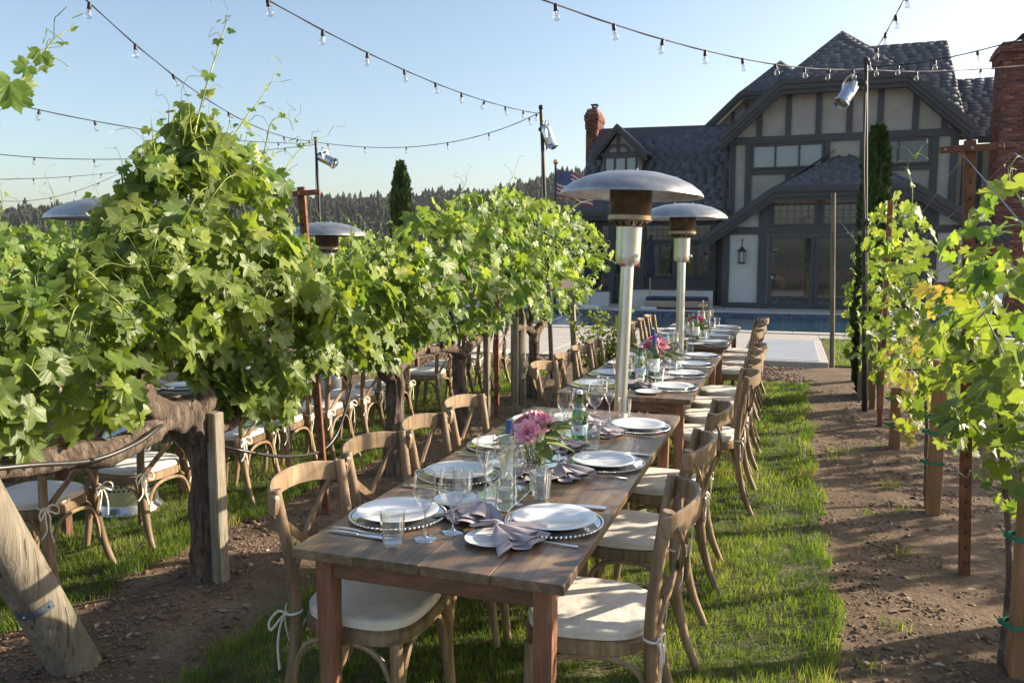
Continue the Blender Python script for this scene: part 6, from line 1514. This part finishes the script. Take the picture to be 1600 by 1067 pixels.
pk3 = Vector((XA, 7.5, 0)); stake(pk3, 1.9, 'slim rusty stake among the farther left vines', arml=.2)
def wire(a, b, sag, label, r_=.0022, n=16):
    a, b = Vector(a), Vector(b); r = empty('trellis_wire', a, 0, label, 'wire', 'galvanised trellis wires'); m = MB(); m.tube([(b - a) * (k / n) - Vector((0, 0, sag * 4 * (k / n) * (1 - k / n))) for k in range(n + 1)], r_, 5); m.build('strand', M['wire'], r)
for i, (dx, z) in enumerate(((-.12, 1.98), (.12, 1.98), (0, 1.35), (0, .88))):
    if z < 1.9: wire((XA + dx, 1.0, z), (XA + dx, 4.27, z), .03, 'trellis wire of the left row near the camera, %s from the top' % ORD[i]); wire((XA + dx, 4.27, z), (XA + dx, 10.0, z * .98), .05, 'trellis wire of the left row running away, %s from the top' % ORD[i])
for i, (dx, z) in enumerate(((-.11, 2.13), (.11, 2.13), (-.11, 1.62), (.11, 1.62))):
    wire((.9 + dx, pk.y, z), (.9 + dx * .3, 10.8, z * .45 + .55), .12, 'trellis wire of the right row running away, %s from the top' % ORD[i], .0018); wire((.9 + dx, pk.y, z), (.9 + dx * 1.5, 2.4, z - .62), .0, 'trellis wire of the right row slanting to the camera, %s from the top' % ORD[i], .003)
def hose():
    o = L3(330, 690); r = empty('drip_hose', o, 0, 'black drip irrigation hose slung under the gnarled vine', 'hose')
    pts = [L3(-120, 735, .12), L3(0, 722, .14), L3(100, 715, .14), L3(170, 690, .14), L3(225, 662, .1), L3(300, 655, -.1), L3(345, 692, -.08), L3(400, 708), L3(450, 713), L3(500, 705), L3(525, 680), L3(540, 640), L3(550, 600)]
    m = MB(); m.tube([p - o for p in curve(pts, 6)], .0095, 8); m.build('tube', M['hose'], r, 60)
    m = MB(); a = L3(503, 706) - o; m.tube([a + Vector((0, 0, .03)), a, Vector((a.x, a.y, ground_z(XA, a.y + o.y) - o.z))], .011, 8); m.lathe([(.015, -.03), (.018, -.02), (.018, .02), (.015, .03)], 10, Matrix.Translation(a)); m.build('riser', M['hose'], r, 60)
    for k in (2, 7, 9): m = MB(); q_ = pts[k] - o; m.lathe([(0, -.012), (.014, -.008), (.014, .008), (0, .012)], 8, Matrix.Translation(q_)); m.build('emitter', M['black'], r)
hose()
def stakehose(): pass

# ---------------------------------------------------------------- cypresses and shrubs
def cypress(p, z0, h, r_, n, label, lean=0):
    r = empty('cypress_tree', (p.x, p.y, z0), 0, label, 'cypress'); m = MB(); m.tube([(0, 0, 0), (0, 0, h * .7)], [.05, .02], 8); m.build('trunk', M['bark'], r, 60)
    t_ = RNG.uniform(0, 1, n) ** .85; a = RNG.uniform(0, 2 * PI, n)
    prof = np.interp(t_, [0, .06, .3, .6, .82, .94, 1], [.45, .75, .95, 1, .78, .45, .06])
    lump = np.array([mnoise.noise(Vector((math.cos(b) * 1.4, math.sin(b) * 1.4, c * h * 2.6))) for b, c in zip(a, t_)])
    rr = r_ * prof * (1 + .6 * lump) * RNG.uniform(.35, 1.0, n) ** .4
    x = rr * np.cos(a); y = rr * np.sin(a); z = t_ * h * .97 + .02
    L = RNG.uniform(.07, .16, n) * (h / 3.6) ** .5; W_ = L * .16; out = np.stack([np.cos(a) * .42, np.sin(a) * .42, np.ones(n)], 1) + RNG.normal(0, .22, (n, 3)); out /= np.linalg.norm(out, axis=1, keepdims=True)
    sd_ = np.cross(out, RNG.normal(0, 1, (n, 3))); sd_ /= np.linalg.norm(sd_, axis=1, keepdims=True); P_ = np.stack([x, y, z], 1)
    V = np.stack([P_ - sd_ * W_[:, None], P_ + sd_ * W_[:, None], P_ + out * L[:, None] * .6 + sd_ * W_[:, None] * 1.1, P_ + out * L[:, None] * .6 - sd_ * W_[:, None] * 1.1, P_ + out * L[:, None]], 1)
    T = np.array([[0, 1, 2], [0, 2, 3], [3, 2, 4]]); F_ = (np.arange(n)[:, None, None] * 5 + T[None]).reshape(-1, 3); ti = np.clip(.45 + .5 * lump + RNG.normal(0, .2, n), 0, 1)
    tag(ob('crown', np_mesh('crown', V.reshape(-1, 3), F_, M['cypress'], {'tint': ('FLOAT', np.repeat(ti, 5))}), r), kind='stuff')
pc = on_z(1362, 606); _q = at_d(1363, 400, 9.3); cypress(Vector((_q.x, _q.y, 0)), -.02, 3.12, .135, 15000, 'slender italian cypress right of the lodge pole, hiding part of the house')
pc = at_d(626, 300, 19); cypress(Vector((pc.x, pc.y, 0)), -.05, 3.9, .235, 9000, 'slender italian cypress standing left of centre before the wooded hill')
pc = at_d(150, 300, 60); cypress(Vector((pc.x, pc.y, 0)), -.3, 5.9, 1.5, 5000, 'broad dark conifer at the far left below the hill')
def rosebush():
    p = Vector((-2.05, 9.1, 0)); r = empty('rose_bush', (p.x, p.y, ground_z(p.x, p.y)), 0, 'loose rose bush with dusty pink blooms behind the left chairs', 'rose bush'); rs = random.Random(5)
    m = MB(); tips = []
    for k in range(26):
        a = rs.uniform(0, 6.28); q_ = rs.uniform(.15, .42); h = rs.uniform(.5, 1.08); e = Vector((q_ * math.cos(a), q_ * math.sin(a) * 1.3, h)); c = curve([Vector((0, 0, 0)), e * .5 + Vector((0, 0, .1)), e], 4); m.tube(c, lerpl([.006, .003], len(c)), 5); tips += c[3:]
        tips.append(e)
    m.build('stems', M['bark'], r)['kind'] = 'stuff'; P_ = []
    for t_ in tips:
        for _ in range(6): P_.append(tuple(t_ + Vector((rs.gauss(0, .05), rs.gauss(0, .05), rs.gauss(0, .04))) + p))
    P_ = np.array(P_); n = len(P_); leaf_cloud(r, P_ + np.array([[0, 0, 0]]), RNG.normal(0, 1, (n, 3)) + np.array([[0, 0, .8]]), RNG.normal(0, 1, (n, 3)), np.full(n, .32), M['leaf_s'])
    for k, e in enumerate(tips[4::6]): o = ob('bloom', FL['rose'], r, e + Vector((0, 0, .01))); o.scale = (.55,) * 3; o.rotation_euler = (rs.uniform(-1, 1), rs.uniform(-1, 1), 0)
rosebush()

# ---------------------------------------------------------------- the evening air
def haze():
    m = MB(); m.box((0, 290, 33), (1700, 1250, 78)); t = NT('haze'); t.t.nodes.remove(t.b)
    v = t.n('ShaderNodeVolumePrincipled'); v.inputs['Color'].default_value = (.86, .91, 1, 1); v.inputs['Density'].default_value = .00016; v.inputs['Anisotropy'].default_value = .3
    t.l(v.outputs[0], t.out.inputs['Volume']); tag(m.build('haze', t.m), 'pale evening haze softening the wooded hills', 'haze', kind='stuff')
haze()
